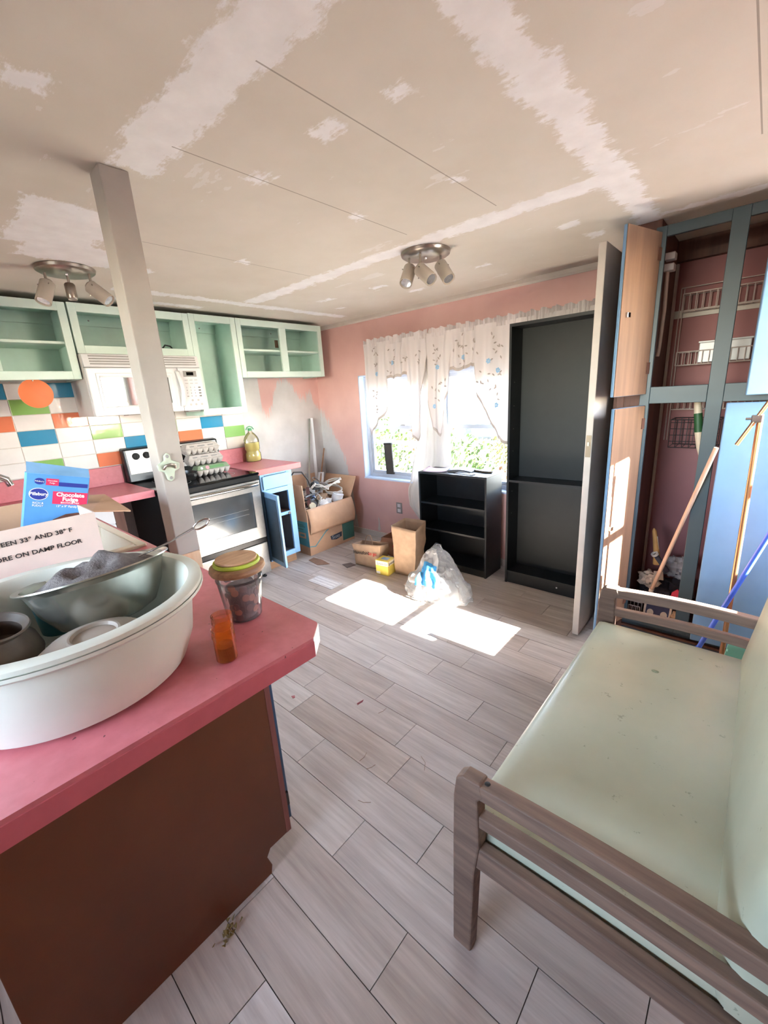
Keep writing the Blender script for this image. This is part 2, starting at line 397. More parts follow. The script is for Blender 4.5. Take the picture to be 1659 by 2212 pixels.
def double_hung(name, axis, a0, a1, z0, z1, d, split, fw=.035, storm=None):
    # axis 'x': glass in plane y=d between x a0..a1; axis 'y': glass in plane x=d
    w = struct(MB().build(name, None)) if False else None
    def bar(mb, p0, p1, q0, q1, t0, t1):
        if axis == 'x': mb.box(p0, p1, d+t0, d+t1, q0, q1)
        else: mb.box(d+t0, d+t1, p0, p1, q0, q1)
    f = MB(); bar(f, a0, a0+fw, z0, z1, -.03, .04); bar(f, a1-fw, a1, z0, z1, -.03, .04); bar(f, a0+fw, a1-fw, z0, z0+fw, -.03, .04); bar(f, a0+fw, a1-fw, z1-fw, z1, -.03, .04)
    root = struct(f.build(name, MT['vinyl'], bev=.003))
    i0, i1 = a0+fw, a1-fw; s = .03
    for nm, b0, b1, t in (('upper_sash', split-.016, z1-fw, .008), ('lower_sash', z0+fw, split+.016, -.018)):
        m = MB(); bar(m, i0, i0+s, b0, b1, t, t+.022); bar(m, i1-s, i1, b0, b1, t, t+.022); bar(m, i0+s, i1-s, b0, b0+s, t, t+.022); bar(m, i0+s, i1-s, b1-s, b1, t, t+.022)
        so = m.build(nm, MT['vinyl'], root, bev=.002)
        g = MB(); bar(g, i0+s-.004, i1-s+.004, b0+s-.004, b1-s+.004, t+.009, t+.012); g.build('pane', MT['glass'], so)
    lk = MB(); mid = (a0+a1)/2; bar(lk, mid-.03, mid+.03, split+.016, split+.03, -.016, .004); lk.build('sash_lock', MT['grey'], root, bev=.003)
    if storm:
        m = MB(); bar(m, i0+s, i1-s, storm-.018, storm+.018, .032, .044); m.build('storm_rail', MT['vinyl'], root)
    return root
w1 = double_hung('window_1', 'x', WX0+.012, -2.135, WZ0+.014, WZ1-.012, YW+.10, 1.155, storm=1.0)
w2 = double_hung('window_2', 'x', -2.135, WX1-.012, WZ0+.014, WZ1-.012, YW+.10, 1.165)
w3 = double_hung('window_3', 'y', SY0, SY1, SZ0, SZ1, XR+.06, 1.61)
B(XR+.05, XR+.075, 2.172, 2.184, SZ0+.03, SZ1-.03).build('muntin', MT['vinyl'], w3)
w4 = double_hung('window_4', 'x', FX0, FX1, FZ0, FZ1, YF-.05, 1.62)  # unseen window added to let in fill light from behind
def portal(loc, rx, ry, rz, sx, sy):
    l = bpy.data.lights.new('portal', 'AREA'); l.shape = 'RECTANGLE'; l.size = sx; l.size_y = sy; l.cycles.is_portal = True
    o = bpy.data.objects.new('portal', l); COL.objects.link(o); o.location = loc; o.rotation_euler = (rx, ry, rz)
portal(((WX0+WX1)/2, YW+.2, (WZ0+WZ1)/2), -math.pi/2, 0, 0, WX1-WX0, WZ1-WZ0)
portal((XR+.16, (SY0+SY1)/2, (SZ0+SZ1)/2), 0, math.pi/2, 0, SZ1-SZ0, SY1-SY0)
portal(((FX0+FX1)/2, YF-.14, (FZ0+FZ1)/2), math.pi/2, 0, 0, FX1-FX0, FZ1-FZ0)

# backsplash tiles, children of the left wall
tc = {'w': '#e2ddd9', 'g': '#84b062', 'b': '#3486ab', 'o': '#d97a58', 'e': '#d5c9bf'}
for k_, c_ in tc.items(): MT['bs_'+k_] = plain('glazed tile '+k_, c_, .1, var=.04, vs=9, bump=.25, bs=10)
LAY = {5: 'bwbwwwwww', 4: 'wgwwwwwww', 3: 'owowwwwww', 2: 'wbwgwgwbw', 1: 'wwwwbwowg', 0: 'wgwowwwwe'}
me_t = None
for r, s_ in LAY.items():
    for c_, ch in enumerate(s_):
        y = .290+c_*.208; z = 1.072+r*.1025
        if y > .86 and r >= 4: continue
        t = B(K, K+.008, y+.002, y+.206, z+.002, z+.1005).build('backsplash_tile', MT['bs_'+ch], wl, bev=.002)
gm = B(K, K+.003, .29, 2.162, 1.07, 1.69).build('grout', MT['offwhite'], wl)
for c_ in (-1, -2, -3):
    for r, ch in zip(range(6), ('wbwogw', 'wwgwbw', 'owwbww')[c_]):
        B(K, K+.008, .290+c_*.208+.002, .290+c_*.208+.206, 1.072+r*.1025+.002, 1.072+r*.1025+.1005).build('backsplash_tile', MT['bs_'+ch], wl, bev=.002)

# ------------------------------------------------------------------ lettering
FONT = None
def text_mb(body, size, M, depth=.0006, align='LEFT', shear=0, sx=1.0, bold=0.0):
    cu = bpy.data.curves.new('t', 'FONT'); cu.body = body; cu.size = size; cu.extrude = depth; cu.align_x = align; cu.shear = shear; cu.resolution_u = 3; cu.offset = bold
    o = bpy.data.objects.new('t', cu); COL.objects.link(o)
    dg = bpy.context.evaluated_depsgraph_get(); me = bpy.data.meshes.new_from_object(o.evaluated_get(dg))
    mb = MB(); S = Matrix.Diagonal((sx, 1, 1, 1))
    mb.add([M @ (S @ v.co) for v in me.vertices], [tuple(p.vertices) for p in me.polygons])
    bpy.data.objects.remove(o); bpy.data.curves.remove(cu); bpy.data.meshes.remove(me)
    return mb
def frame3(o, xd, yd):
    # matrix with local x along xd, local y along yd, origin o
    x = Vector(xd).normalized(); y = Vector(yd).normalized(); z = x.cross(y)
    return Matrix(((x.x, y.x, z.x, o[0]), (x.y, y.y, z.y, o[1]), (x.z, y.z, z.z, o[2]), (0, 0, 0, 1)))

# ------------------------------------------------------------------ wall cabinets
XF = -3.365
def wall_cabinet(y0, y1, z0, z1, bays, label, shelf=True, st=.045):
    t = thing('wall_cabinet', label, 'cabinet', (K, (y0+y1)/2, z0)); P = MT['mint']; I = MT['mint_in']
    b = XF-.019
    B(K+.002, b, y0, y0+.015, z0, z1).build('side_panel', I, t); B(K+.002, b, y1-.015, y1, z0, z1).build('side_panel', I, t)
    B(K+.002, b, y0+.015, y1-.015, z0+.012, z0+.028).build('bottom_panel', I, t); B(K+.002, b, y0+.015, y1-.015, z1-.016, z1).build('top_panel', I, t)
    B(K+.002, K+.009, y0+.015, y1-.015, z0+.028, z1-.016).build('back_panel', I, t)
    hr = B(K+.009, K+.024, y0+.015, y1-.015, z1-.085, z1-.016).build('hanging_rail', I, t)
    for q in (.25, .6): MB().lathe([(0, .003), (.005, .002), (.006, 0)], (0, 0, 0), 8, M=tr(K+.0245, y0+(y1-y0)*q, z1-.05) @ rot('Y', 90)).build('screw', MT['grey'], hr)
    B(b, XF, y0, y0+st, z0, z1).build('stile', P, t, bev=.002); B(b, XF, y1-st, y1, z0, z1).build('stile', P, t, bev=.002)
    B(b, XF, y0+st, y1-st, z1-.052, z1).build('rail', P, t, bev=.002); B(b, XF, y0+st, y1-st, z0, z0+.05).build('rail', P, t, bev=.002)
    xs = [y0+.015]
    for i in range(1, bays):
        c = y0+st+(y1-y0-2*st)*i/bays; B(b, XF, c-.036, c+.036, z0+.05, z1-.052).build('stile', P, t, bev=.002)
    if shelf:
        zc = (z0+z1)/2-.006; B(K+.01, b-.012, y0+.016, y1-.016, zc-.008, zc+.008).build('shelf', P, t, bev=.002)
    return t
wall_cabinet(.02, .858, 1.686, 2.146, 2, 'pale mint open wall cabinet at the left end of the row, orange disc below')
wall_cabinet(.868, 1.632, 1.846, 2.150, 1, 'low mint wall cabinet directly above the white microwave', shelf=False)
wall_cabinet(1.634, 2.022, 1.397, 2.154, 1, 'tall narrow mint wall cabinet hanging right of the microwave', shelf=False)
cD = wall_cabinet(2.026, 2.945, 1.684, 2.154, 2, 'wide mint wall cabinet with two open bays nearest the window wall')
lb = B(K+.0092, K+.0097, 2.62, 2.66, 1.98, 2.05).build('paper_label', MT['oak'], cD)
# outlet cord inside the cabinet over the microwave
t = thing('power_outlet', 'small yellow plug with dark cord inside the cabinet above the microwave', 'outlet', (K+.01, 1.46, 1.876))
B(K+.0095, K+.05, 1.46, 1.50, 1.876, 1.93).build('plug', plain('yellow green plastic', '#b5b45a', .5), t, bev=.006)
MB().tube([(K+.06, 1.505, 1.915), (K+.09, 1.53, 1.95), (K+.11, 1.56, 1.94), (K+.12, 1.585, 1.90), (K+.12, 1.59, 1.878)], .006, 8).build('cord', MT['rubber'], t, smooth=60)

# orange disc hanging under the left cabinet
t = thing('plastic_disc', 'round orange plastic disc hanging below the left mint wall cabinet', 'disc', (-3.372, .6, 1.605))
MB().lathe([(0, 0), (.08, 0), (.086, .003), (.086, .006), (.08, .009), (0, .009)], (0, 0, 0), 40, M=tr(-3.378, .6, 1.605) @ rot('Y', 90)).build('disc', MT['orange'], t, smooth=40)
MB().lathe([(0, .006), (.004, .005), (.005, 0)], (0, 0, 0), 10, M=tr(-3.369, .598, 1.681) @ rot('Y', 90)).build('hook', MT['chrome'], t, smooth=40)

# ------------------------------------------------------------------ microwave
t = thing('microwave_oven', 'white over the range microwave oven below the mint cabinets', 'microwave', (K, 1.25, 1.44))
mx = -3.30
body = B(K+.002, mx-.035, .866, 1.630, 1.445, 1.843).build('body', plain('light grey enamel', '#c8c2bf', .4, var=.03), t, bev=.006)
vent = MB().prism([(mx-.035, 1.757), (mx-.004, 1.757), (mx-.018, 1.838), (mx-.035, 1.843)], 'y', .868, 1.630).build('vent_grille', MT['white'], t, bev=.003)
for i in range(4):
    z = 1.773+i*.0165; x = mx-.0035-(z-1.757)*.173
    B(x-.004, x+.0035, .905, 1.605, z, z+.007).build('vent_slot', MT['grey'], vent)
dr = MB().ring([(.868, 1.443), (1.455, 1.443), (1.455, 1.754), (.868, 1.754)], [(.945, 1.505), (1.38, 1.505), (1.38, 1.690), (.945, 1.690)], 'x', mx-.035, mx)
door = dr.build('door', MT['white'], t, bev=.008)
MB().ring([(.918, 1.478), (1.41, 1.478), (1.41, 1.718), (.918, 1.718)], [(.938, 1.497), (1.388, 1.497), (1.388, 1.698), (.938, 1.698)], 'x', mx-.002, mx+.007).build('window_bezel', MT['white'], door, bev=.004)
B(mx-.018, mx-.010, .940, 1.385, 1.500, 1.695).build('window_glass', plain('dark mirror glass', '#8c9090', .03, .85, var=.02), door)
MB().grid(lambda u, v: (mx+.002+.030*math.sin(math.pi*v)*(1-.0*u)+.004, 1.432+.028*u+.006*math.sin(math.pi*v), 1.478+.252*v), 3, 16).build('handle', MT['white'], door, smooth=60, solid=.014)
pnl = B(mx-.035, mx-.002, 1.457, 1.630, 1.443, 1.754).build('control_panel', MT['white'], t, bev=.004)
B(mx-.003, mx, 1.492, 1.592, 1.690, 1.732).build('display_bezel', MT['grey'], pnl, bev=.001); B(mx-.001, mx+.001, 1.515, 1.568, 1.700, 1.723).build('display', MT['blackgloss'], pnl)
MT['btn'] = plain('grey print', '#a9a5a2', .5); MT['btn2'] = plain('dark grey print', '#77736f', .5)
for i in range(3):
    for j in range(2): B(mx-.003, mx-.0008, 1.495+i*.037, 1.518+i*.037, 1.664-j*.024, 1.668-j*.024).build('button', MT['btn'], pnl)
D9 = ['123', '456', '789', '.0.']
for j in range(4):
    for i in range(3):
        M = frame3((mx-.001, 1.497+i*.030, 1.608-j*.021), (0, 1, 0), (0, 0, 1))
        if D9[j][i] != '.': text_mb(D9[j][i], .014, M).build('button', MT['btn2'], pnl, fix=False)
        else: B(mx-.003, mx-.0006, 1.495+i*.030, 1.508+i*.030, 1.608-j*.021, 1.615-j*.021).build('button', MT['btn'], pnl)
    B(mx-.003, mx-.0006, 1.590, 1.608, 1.607-j*.021, 1.617-j*.021).build('button', MT['btn2'], pnl)
for (y, z) in ((1.53, 1.518), (1.575, 1.518), (1.512, 1.487), (1.553, 1.487), (1.598, 1.487)):
    MB().lathe([(0, .002), (.009, .002), (.009, 0)], (0, 0, 0), 12, M=tr(mx-.0025, y, z) @ rot('Y', 90)).build('button', MT['btn'], pnl)
B(-3.45, mx-.05, 1.08, 1.20, 1.437, 1.446).build('lamp_lens', MT['grey'], t); B(-3.42, mx-.045, 1.50, 1.60, 1.432, 1.446).build('grease_filter', MT['grey'], t)

# ------------------------------------------------------------------ range
sx = -3.02
t = thing('range_stove', 'black and stainless freestanding electric range with smooth glass top', 'stove', (-3.35, 1.45, 0))
B(K+.01, sx-.03, 1.066, 1.832, .045, .905).build('body', MT['black'], t, bev=.004)
ck = B(K+.06, sx+.004, 1.062, 1.836, .905, .925).build('cooktop', MT['blackgloss'], t, bev=.005)
for (x, y, r) in ((-3.22, 1.26, .10), (-3.22, 1.64, .085), (-3.48, 1.26, .075), (-3.48, 1.64, .10)):
    MB().ring([(x+r*math.cos(a*math.pi/16), y+r*math.sin(a*math.pi/16)) for a in range(32)], [(x+(r-.003)*math.cos(a*math.pi/16), y+(r-.003)*math.sin(a*math.pi/16)) for a in range(32)], 'z', .925, .9254).build('burner_ring', MT['grey'], ck)
bgd = MB().prism([(K+.012, .925), (K+.105, .925), (K+.10, .97), (K+.075, 1.185), (K+.012, 1.195)], 'y', 1.064, 1.834).build('backguard', MT['black'], t, bev=.012)
def bgx(z): return K+.10-(z-.97)*.1163
pan = MB(); n_ = Vector((1, 0, .1163)).normalized()
MF = frame3((bgx(.985), 1.45, .985), (0, 1, 0), (-.1163, 0, 1))
pan.box(-.365, .365, .005, .190, -.002, .004, M=MF); pn = pan.build('control_panel', plain('pale steel', '#cfc8c0', .35, .3, var=.03), bgd, bev=.004)
for q in (-.30, -.222, .245, .318):
    kb = MB().lathe([(0, .026), (.020, .025), (.024, .018), (.027, .004), (.027, 0)], (0, 0, 0), 20, M=MF @ tr(q, .14, .004)).build('knob', MT['rubber'], bgd, smooth=40)
    MB().box(-.004, .004, -.022, .022, .018, .030, M=MF @ tr(q, .14, .004)).build('knob_grip', MT['rubber'], kb, bev=.002)
MB().box(-.085, .075, .04, .175, .003, .007, M=MF).build('clock_panel', MT['blackgloss'], bgd, bev=.004)
# front
B(sx-.03, sx-.002, 1.066, 1.832, .868, .905).build('front_trim', MT['black'], t, bev=.003)
od = MB().ring([(1.070, .372), (1.828, .372), (1.828, .862), (1.070, .862)], [(1.150, .478), (1.750, .478), (1.750, .775), (1.150, .775)], 'x', sx-.03, sx).build('oven_door', MT['steel'], t, bev=.004)
B(sx-.02, sx-.004, 1.148, 1.752, .476, .777).build('door_glass', plain('oven glass', '#6c7072', .14, .75, var=.12, vs=6), od)
for i, z in enumerate((.60, .64)):
    B(sx-.005, sx-.0035, 1.2, 1.70, z, z+.0022).build('rack_line', MT['grey'], od)
hp = []
for i in range(21):
    u = i/20; hp.append((sx+.045-.014*(abs(2*u-1)**6), 1.10+.69*u, .838))
hd = MB().tube(hp, .016, 10).build('handle', MT['chrome'], od, smooth=50)
for y in (1.105, 1.755): B(sx-.002, sx+.04, y, y+.03, .826, .85).build('handle_bracket', MT['steel'], hd, bev=.003)
B(sx-.03, sx-.008, 1.07, 1.828, .332, .368).build('gap_trim', MT['black'], t)
B(sx-.03, sx, 1.070, 1.828, .052, .328).build('storage_drawer', MT['steel'], t, bev=.006)
for y in (1.10, 1.795):
    MB().lathe([(.018, 0), (.02, .008), (.009, .012), (.009, .05)], (sx-.07, y, 0), 14).build('levelling_foot', MT['rubber'], t, smooth=40)

# ------------------------------------------------------------------ counters
CZ = .93
t = thing('worktop', 'red laminate worktop piece with red backsplash right of the range', 'countertop', (-3.4, 2.08, CZ))
B(K+.002, -3.085, 1.842, 2.305, CZ-.035, CZ).build('slab', MT['red'], t, bev=.004)
B(-3.0849, -3.075, 1.842, 2.305, CZ-.045, CZ+.001).build('front_edge', plain('coral laminate edge', '#e2736f', .35, var=.03), t, bev=.003)
B(K+.002, K+.022, 1.842, 2.17, CZ, 1.068).build('backsplash', MT['red'], t, bev=.004)
# base cabinet right of the range
t = thing('base_cabinet', 'narrow sky blue base cabinet with its door open beside the range', 'cabinet', (-3.4, 2.05, 0))
fb = -3.095
MT['blue2'] = plain('sky blue paint', '#86b0d4', .42, var=.05, vs=7)
grey_in = plain('bare grey board', '#6d6460', .7, var=.12)
B(K+.01, fb-.02, 1.886, 1.902, .10, CZ-.036).build('side_panel', grey_in, t); B(K+.01, fb-.02, 2.188, 2.204, .10, CZ-.036).build('side_panel', grey_in, t)
B(K+.01, fb-.02, 1.902, 2.188, .10, .116).build('bottom_panel', grey_in, t); B(K+.01, K+.018, 1.902, 2.188, .116, CZ-.04).build('back_panel', grey_in, t)
B(K+.02, fb-.03, 1.903, 2.187, .49, .505).build('shelf', wood('shelf board', '#5a3a2e', '#744d3d', .6, 'y'), t)
B(fb-.02, fb, 1.884, 1.924, .10, CZ-.037).build('stile', MT['blue2'], t, bev=.002); B(fb-.02, fb, 2.150, 2.206, .10, CZ-.037).build('stile', MT['blue2'], t, bev=.002)
for z0, z1 in ((.10, .146), (.705, .745), (.868, CZ-.037)): B(fb-.02, fb, 1.924, 2.150, z0, z1).build('rail', MT['blue2'], t, bev=.002)
B(fb-.02, fb-.001, 1.924, 2.150, .485, .512).build('rail', MT['blue2'], t, bev=.002)
dw = B(fb+.0005, fb+.02, 1.896, 2.176, .752, .866).build('drawer_front', MT['blue2'], t, bev=.006)
B(fb-.3, fb-.075, 1.886, 2.204, 0, .10).build('toe_kick', wood('pine board', '#9a7658', '#b8906c', .7, 'y'), t)
hx, hy, an = fb+.002, 1.905, math.radians(-8)
MD = tr(hx, hy, 0) @ Matrix.Rotation(an, 4, 'Z')
dd = MB().box(0, .272, -.019, 0, .118, .742, M=MD).build('door', MT['blue2'], t, bev=.003)
MB().box(.03, .242, -.0215, -.0185, .16, .70, M=MD).build('door_panel', plain('dark blue grey paint', '#4a6377', .5), dd, bev=.003)
for z in (.2, .66): MB().box(-.006, .03, 0, .004, z, z+.05, M=MD).build('hinge', MT['nickel'], dd)
MB().lathe([(0, .022), (.012, .019), (.013, .012), (.005, .008), (.005, 0)], (0, 0, 0), 14, M=tr(fb-.001, 2.128, .498) @ rot('Y', 90)).build('knob', MT['nickel'], t, smooth=40)

# L shaped counter: left wall run + peninsula
t = thing('peninsula_worktop', 'red laminate L shaped worktop running from the range to the peninsula end', 'countertop', (-2, .3, CZ))
sk = (-2.80, -1.835, .06, .545)          # sink cut-out
PY0, PY1, PX1 = -.165, .572, -.722
sl = MB(); ez = CZ-.048
sl.box(K+.002, -3.105, PY1, 1.056, ez, CZ); sl.box(K+.002, sk[0], PY0, PY1, ez, CZ); sl.box(sk[0], sk[1], PY0, sk[2], ez, CZ); sl.box(sk[0], sk[1], sk[3], PY1, ez, CZ)
sl.prism([(sk[1], PY0), (PX1, PY0), (PX1, PY1-.052), (PX1-.042, PY1-.004), (PX1-.05, PY1), (sk[1], PY1)], 'z', ez, CZ)
slo = sl.build('slab', MT['red'], t)
MB().prism([(PX1-.0008, PY1-.0525), (PX1-.0425, PY1-.0045), (PX1-.0412, PY1-.0022), (PX1+.0016, PY1-.0512)], 'z', ez, CZ-.0008).build('chamfer_edge', plain('bare white edge', '#efeae4', .5, var=.02), t)  # white painted in for the sun highlight on the chamfer
B(PX1, PX1+.0025, PY0, PY1-.052, ez, CZ-.009).build('edge_band', MT['rededge'], t)
B(K+.002, K+.022, .05, 1.056, CZ, 1.068).build('backsplash', MT['red'], t, bev=.004)
# peninsula base
t = thing('peninsula_cabinet', 'dark brown peninsula cabinet under the red worktop', 'cabinet', (-2, .25, 0))
MB().prism([(PY0+.03, 0), (.445, 0), (.452, .03), (.44, .075), (.455, .098), (.53, .098), (.53, ez-.001), (PY0+.03, ez-.001)], 'x', -1.012, -.992).build('end_panel', MT['brown'], t, bev=.002)
B(-1.012, -.9905, .518, .535, .10, ez-.001).build('edge_strip', wood('red brown strip', '#6b3a33', '#87534a', .5, 'z'), t)
B(-3.09, -1.013, PY0+.03, PY0+.05, 0, ez-.001).build('back_panel', MT['brown'], t)
B(-1.9, -1.012, .43, .448, 0, .1).build('toe_kick', MT['brownwood'], t)
B(-1.86, -1.012, .512, .53, .1, ez-.001).build('face_frame', MT['slate'], t)
pd = MB().box(-1.30, -1.006, .533, .553, .125, .82).build('door', plain('dark blue paint', '#2f4a66', .45, var=.08), t, bev=.003)
for z in (.76, .19): B(-1.010, -.998, .530, .548, z, z+.05).build('hinge', MT['black'], pd)
pd2 = B(-1.62, -1.31, .533, .553, .125, .82).build('door', plain('dark blue paint b', '#2f4a66', .45, var=.08), t, bev=.003)
# left run carcass beside the range: bare brown gable, white panel
t = thing('cabinet_gable', 'bare brown cabinet gable under the red worktop left of the range', 'cabinet panel', (-3.4, .86, 0))
B(K+.01, -3.16, .84, .858, 0, ez-.001).build('gable', MT['brownwood'], t); B(-3.18, -3.16, .80, .84, 0, ez-.001).build('post', MT['brownwood'], t)
t = thing('dishwasher', 'white appliance front below the red worktop in the corner', 'appliance', (-3.4, .7, 0))
B(K+.03, -3.16, .60, .795, .02, ez-.01).build('cabinet', MT['white'], t, bev=.004); B(-3.1599, -3.15, .60, .795, .10, .74).build('door', MT['white'], t, bev=.003); B(-3.1599, -3.148, .60, .795, .75, ez-.012).build('control_strip', MT['white'], t, bev=.003)

# sink
t = thing('kitchen_sink', 'bone coloured double basin kitchen sink set into the peninsula worktop', 'sink', (-2.3, .3, CZ))
bone = plain('bone porcelain', '#d9cdb8', .22, var=.03)
x0, x1, y0, y1 = sk; rim = MB()
o_ = [(x0-.006, y0-.006), (x1+.006, y0-.006), (x1+.006, y1+.006), (x0-.006, y1+.006)]
rim.ring(o_, [(x0+.03, y0+.03), (-2.335, y0+.03), (-2.335, y1-.03), (x0+.03, y1-.03)], 'z', CZ+.0005, CZ+.013)
rim = MB(); 
for (a, b, c, d) in ((x0-.006, x1+.006, y0-.006, y0+.03), (x0-.006, x1+.006, y1-.03, y1+.006), (x0-.006, x0+.03, y0+.03, y1-.03), (x1-.03, x1+.006, y0+.03, y1-.03), (-2.345, -2.305, y0+.03, y1-.03)):
    rim.box(a, b, c, d, CZ+.0005, CZ+.013)
ro = rim.build('rim', bone, t, bev=.004)
for a, b in ((x0+.03, -2.345), (-2.305, x1-.03)):
    bs = MB(); i = .03; c, d = y0+.03, y1-.03; zb = CZ-.17; zt = CZ+.011
    v = [(a, c, zt), (b, c, zt), (b, d, zt), (a, d, zt), (a+i, c+i, zb), (b-i, c+i, zb), (b-i, d-i, zb), (a+i, d-i, zb)]
    bs.add(v, [(0, 1, 5, 4), (1, 2, 6, 5), (2, 3, 7, 6), (3, 0, 4, 7), (4, 5, 6, 7)])
    bo = bs.build('basin', bone, t, solid=.004)
    MB().lathe([(0, .002), (.03, .002), (.038, .004), (.04, 0)], ((a+b)/2, (c+d)/2, zb), 20).build('drain', MT['chrome'], bo, smooth=40)
t = thing('faucet', 'chrome faucet at the far left beside the sink', 'faucet', (-2.55, .02, CZ))
MB().lathe([(.03, 0), (.032, .012), (.02, .02), (.018, .06), (.016, .14)], (-2.55, .02, CZ+.0005), 18).build('body', MT['chrome'], t, smooth=45)
MB().tube([(-2.55, .02, CZ+.13), (-2.55, .06, CZ+.24), (-2.552, .14, CZ+.30), (-2.555, .22, CZ+.30), (-2.557, .262, CZ+.27), (-2.557, .27, CZ+.24)], .014, 12).build('spout', MT['chrome'], t, smooth=60)
MB().tube([(-2.55, .02, CZ+.14), (-2.60, .03, CZ+.20)], .009, 10).build('lever', MT['chrome'], t, smooth=60)

# post
t = thing('support_post', 'white painted square wooden post rising from the peninsula to the ceiling', 'post', (-1.62, .617, 0))
B(-1.665, -1.580, .5735, .658, .93, ZC).build('painted_shaft', plain('aged white post paint', '#a39b93', .5, var=.06, vs=9), t, bev=.004)
B(-1.665, -1.580, .5735, .658, 0, .9299).build('bare_foot', MT['postwood'], t, bev=.004)
op = thing('bottle_opener', 'pale green cast iron bottle opener screwed to the white post', 'bottle opener', (-1.58, .60, 1.22))
vg = plain('pale green enamel', '#b3bda9', .4, var=.06)
OX = -1.5795
MB().prism([(.600, 1.318), (.611, 1.308), (.612, 1.292), (.640, 1.276), (.636, 1.256), (.618, 1.250), (.612, 1.222), (.600, 1.214), (.588, 1.222), (.582, 1.250), (.564, 1.258), (.560, 1.278), (.588, 1.292), (.589, 1.308)], 'x', OX, OX+.009).build('plate', vg, op, bev=.003)
MB().tube([(OX+.010, .580, 1.262), (OX+.022, .584, 1.274), (OX+.028, .600, 1.278), (OX+.022, .616, 1.274), (OX+.010, .620, 1.262)], .005, 8).build('cap_lifter', MT['nickel'], op, smooth=60)
for z in (1.305, 1.228): MB().lathe([(0, .003), (.005, .002), (.006, 0)], (0, 0, 0), 10, M=tr(OX+.009, .600, z) @ rot('Y', 90)).build('screw', MT['grey'], op)

# ------------------------------------------------------------------ bookcases
t = thing('bookcase', 'low black three shelf bookcase standing under the window', 'bookcase', (-1.8, 2.94, 0))
x0, x1, y0, y1, h = -2.124, -1.486, 2.80, 3.055, .828; bw = MT['blackwood']; th = .016
B(x0, x0+th, y0, y1, 0, h-th).build('side_panel', bw, t, bev=.001); B(x1-th, x1, y0, y1, 0, h-th).build('side_panel', bw, t, bev=.001)
B(x0, x1, y0, y1, h-th, h).build('top_panel', bw, t, bev=.001); B(x0+th, x1-th, y1-.006, y1, .04, h-th).build('back_panel', bw, t)
for z in (.045, .325, .555): B(x0+th, x1-th, y0+.003, y1-.006, z, z+th).build('shelf', bw, t, bev=.001)
B(x0+th, x1-th, y0+.01, y0+.022, 0, .045).build('plinth', bw, t)
t = thing('bookcase', 'tall black bookcase in front of the window beside the white door', 'bookcase', (-1.05, 2.98, 0))
x0, x1, y0, y1, h = -1.345, -.70, 2.84, 3.02, 1.874
B(x0, x0+th, y0, y1, 0, h).build('side_panel', bw, t, bev=.001); B(x1-th, x1, y0, y1, 0, h).build('side_panel', bw, t, bev=.001)
B(x0+th, x1-th, y0, y1, h-.02, h).build('top_panel', bw, t, bev=.001); B(x0+th, x1-th, y1-.006, y1, .04, h-.02).build('back_panel', plain('dark hardboard', '#1d201e', .55, var=.12), t)
for z in (.085, .80): B(x0+th, x1-th, y0+.004, y1-.006, z, z+th).build('shelf', bw, t, bev=.001)
B(x0+th, x1-th, y0+.012, y0+.024, 0, .085).build('plinth', bw, t)
for i, z in enumerate((.55, .72, 1.02, 1.18, 1.34, 1.5)):
    MB().lathe([(0, .0015), (.003, .001), (.003, 0)], (0, 0, 0), 8, M=tr(x0+th, 2.90, z) @ rot('Y', 90)).build('pin_hole', MT['grey'], t)
MB().lathe([(0, .002), (.006, .0015), (.006, 0)], (0, 0, 0), 10, M=tr(-.95, y0+.012, .05) @ rot('X', 90)).build('cam_cover', MT['white'], t)
# papers and small things on the low bookcase
def sheet(name, label, cat, cx, cy, z, w, d, rz, mat, curl=.01):
    R = tr(cx, cy, z) @ Matrix.Rotation(rz, 4, 'Z')
    return tag(MB().grid(lambda u, v: R @ Vector(((u-.5)*w, (v-.5)*d, .002+curl*(abs(2*u-1)**3)*(.4+.6*v))), 12, 6).build(name, mat, solid=.0012, smooth=60), label, cat)
sheet('paper_sheet', 'pink paper sheet curling at the left of the low black bookcase top', 'paper', -2.0, 2.905, .829, .2, .17, .3, plain('pink paper', '#dfc0d8', .8, var=.03), .02)
t = thing('magazine', 'dark folded magazine lying on the low black bookcase', 'magazine', (-1.785, 2.95, .829), .1)
MB().grid(lambda u, v: Vector(((u-.5)*.2, (v-.5)*.15, .006+.012*math.sin(math.pi*u))), 12, 4).build('cover', plain('dark cover', '#3c3b40', .4, var=.3, vs=30), t, smooth=60, solid=.006, local=True)
MB().grid(lambda u, v: Vector(((u-.5)*.19, (v-.5)*.14, .003+.010*math.sin(math.pi*u))), 12, 4).build('pages', MT['paper'], t, smooth=60, solid=.004, local=True)
sheet('envelope', 'pale blue envelope on the low black bookcase beside the magazine', 'envelope', -1.70, 2.865, .829, .17, .07, -.15, plain('pale blue paper', '#cfd9ea', .7, var=.03), .004)
t = thing('leather_sheath', 'flat brown sheath on the low black bookcase near the window', 'sheath', (-1.61, 2.98, .829), -.15)
MB().prism([(-.07, -.02), (.03, -.03), (.08, -.012), (.085, .012), (.03, .028), (-.07, .018)], 'z', .0005, .014).build('case', plain('brown leather', '#51412f', .6, var=.15), t, local=True, bev=.004)
MB().box(-.078, -.069, -.02, .02, .0005, .016).build('binding', MT['rubber'], t, local=True)

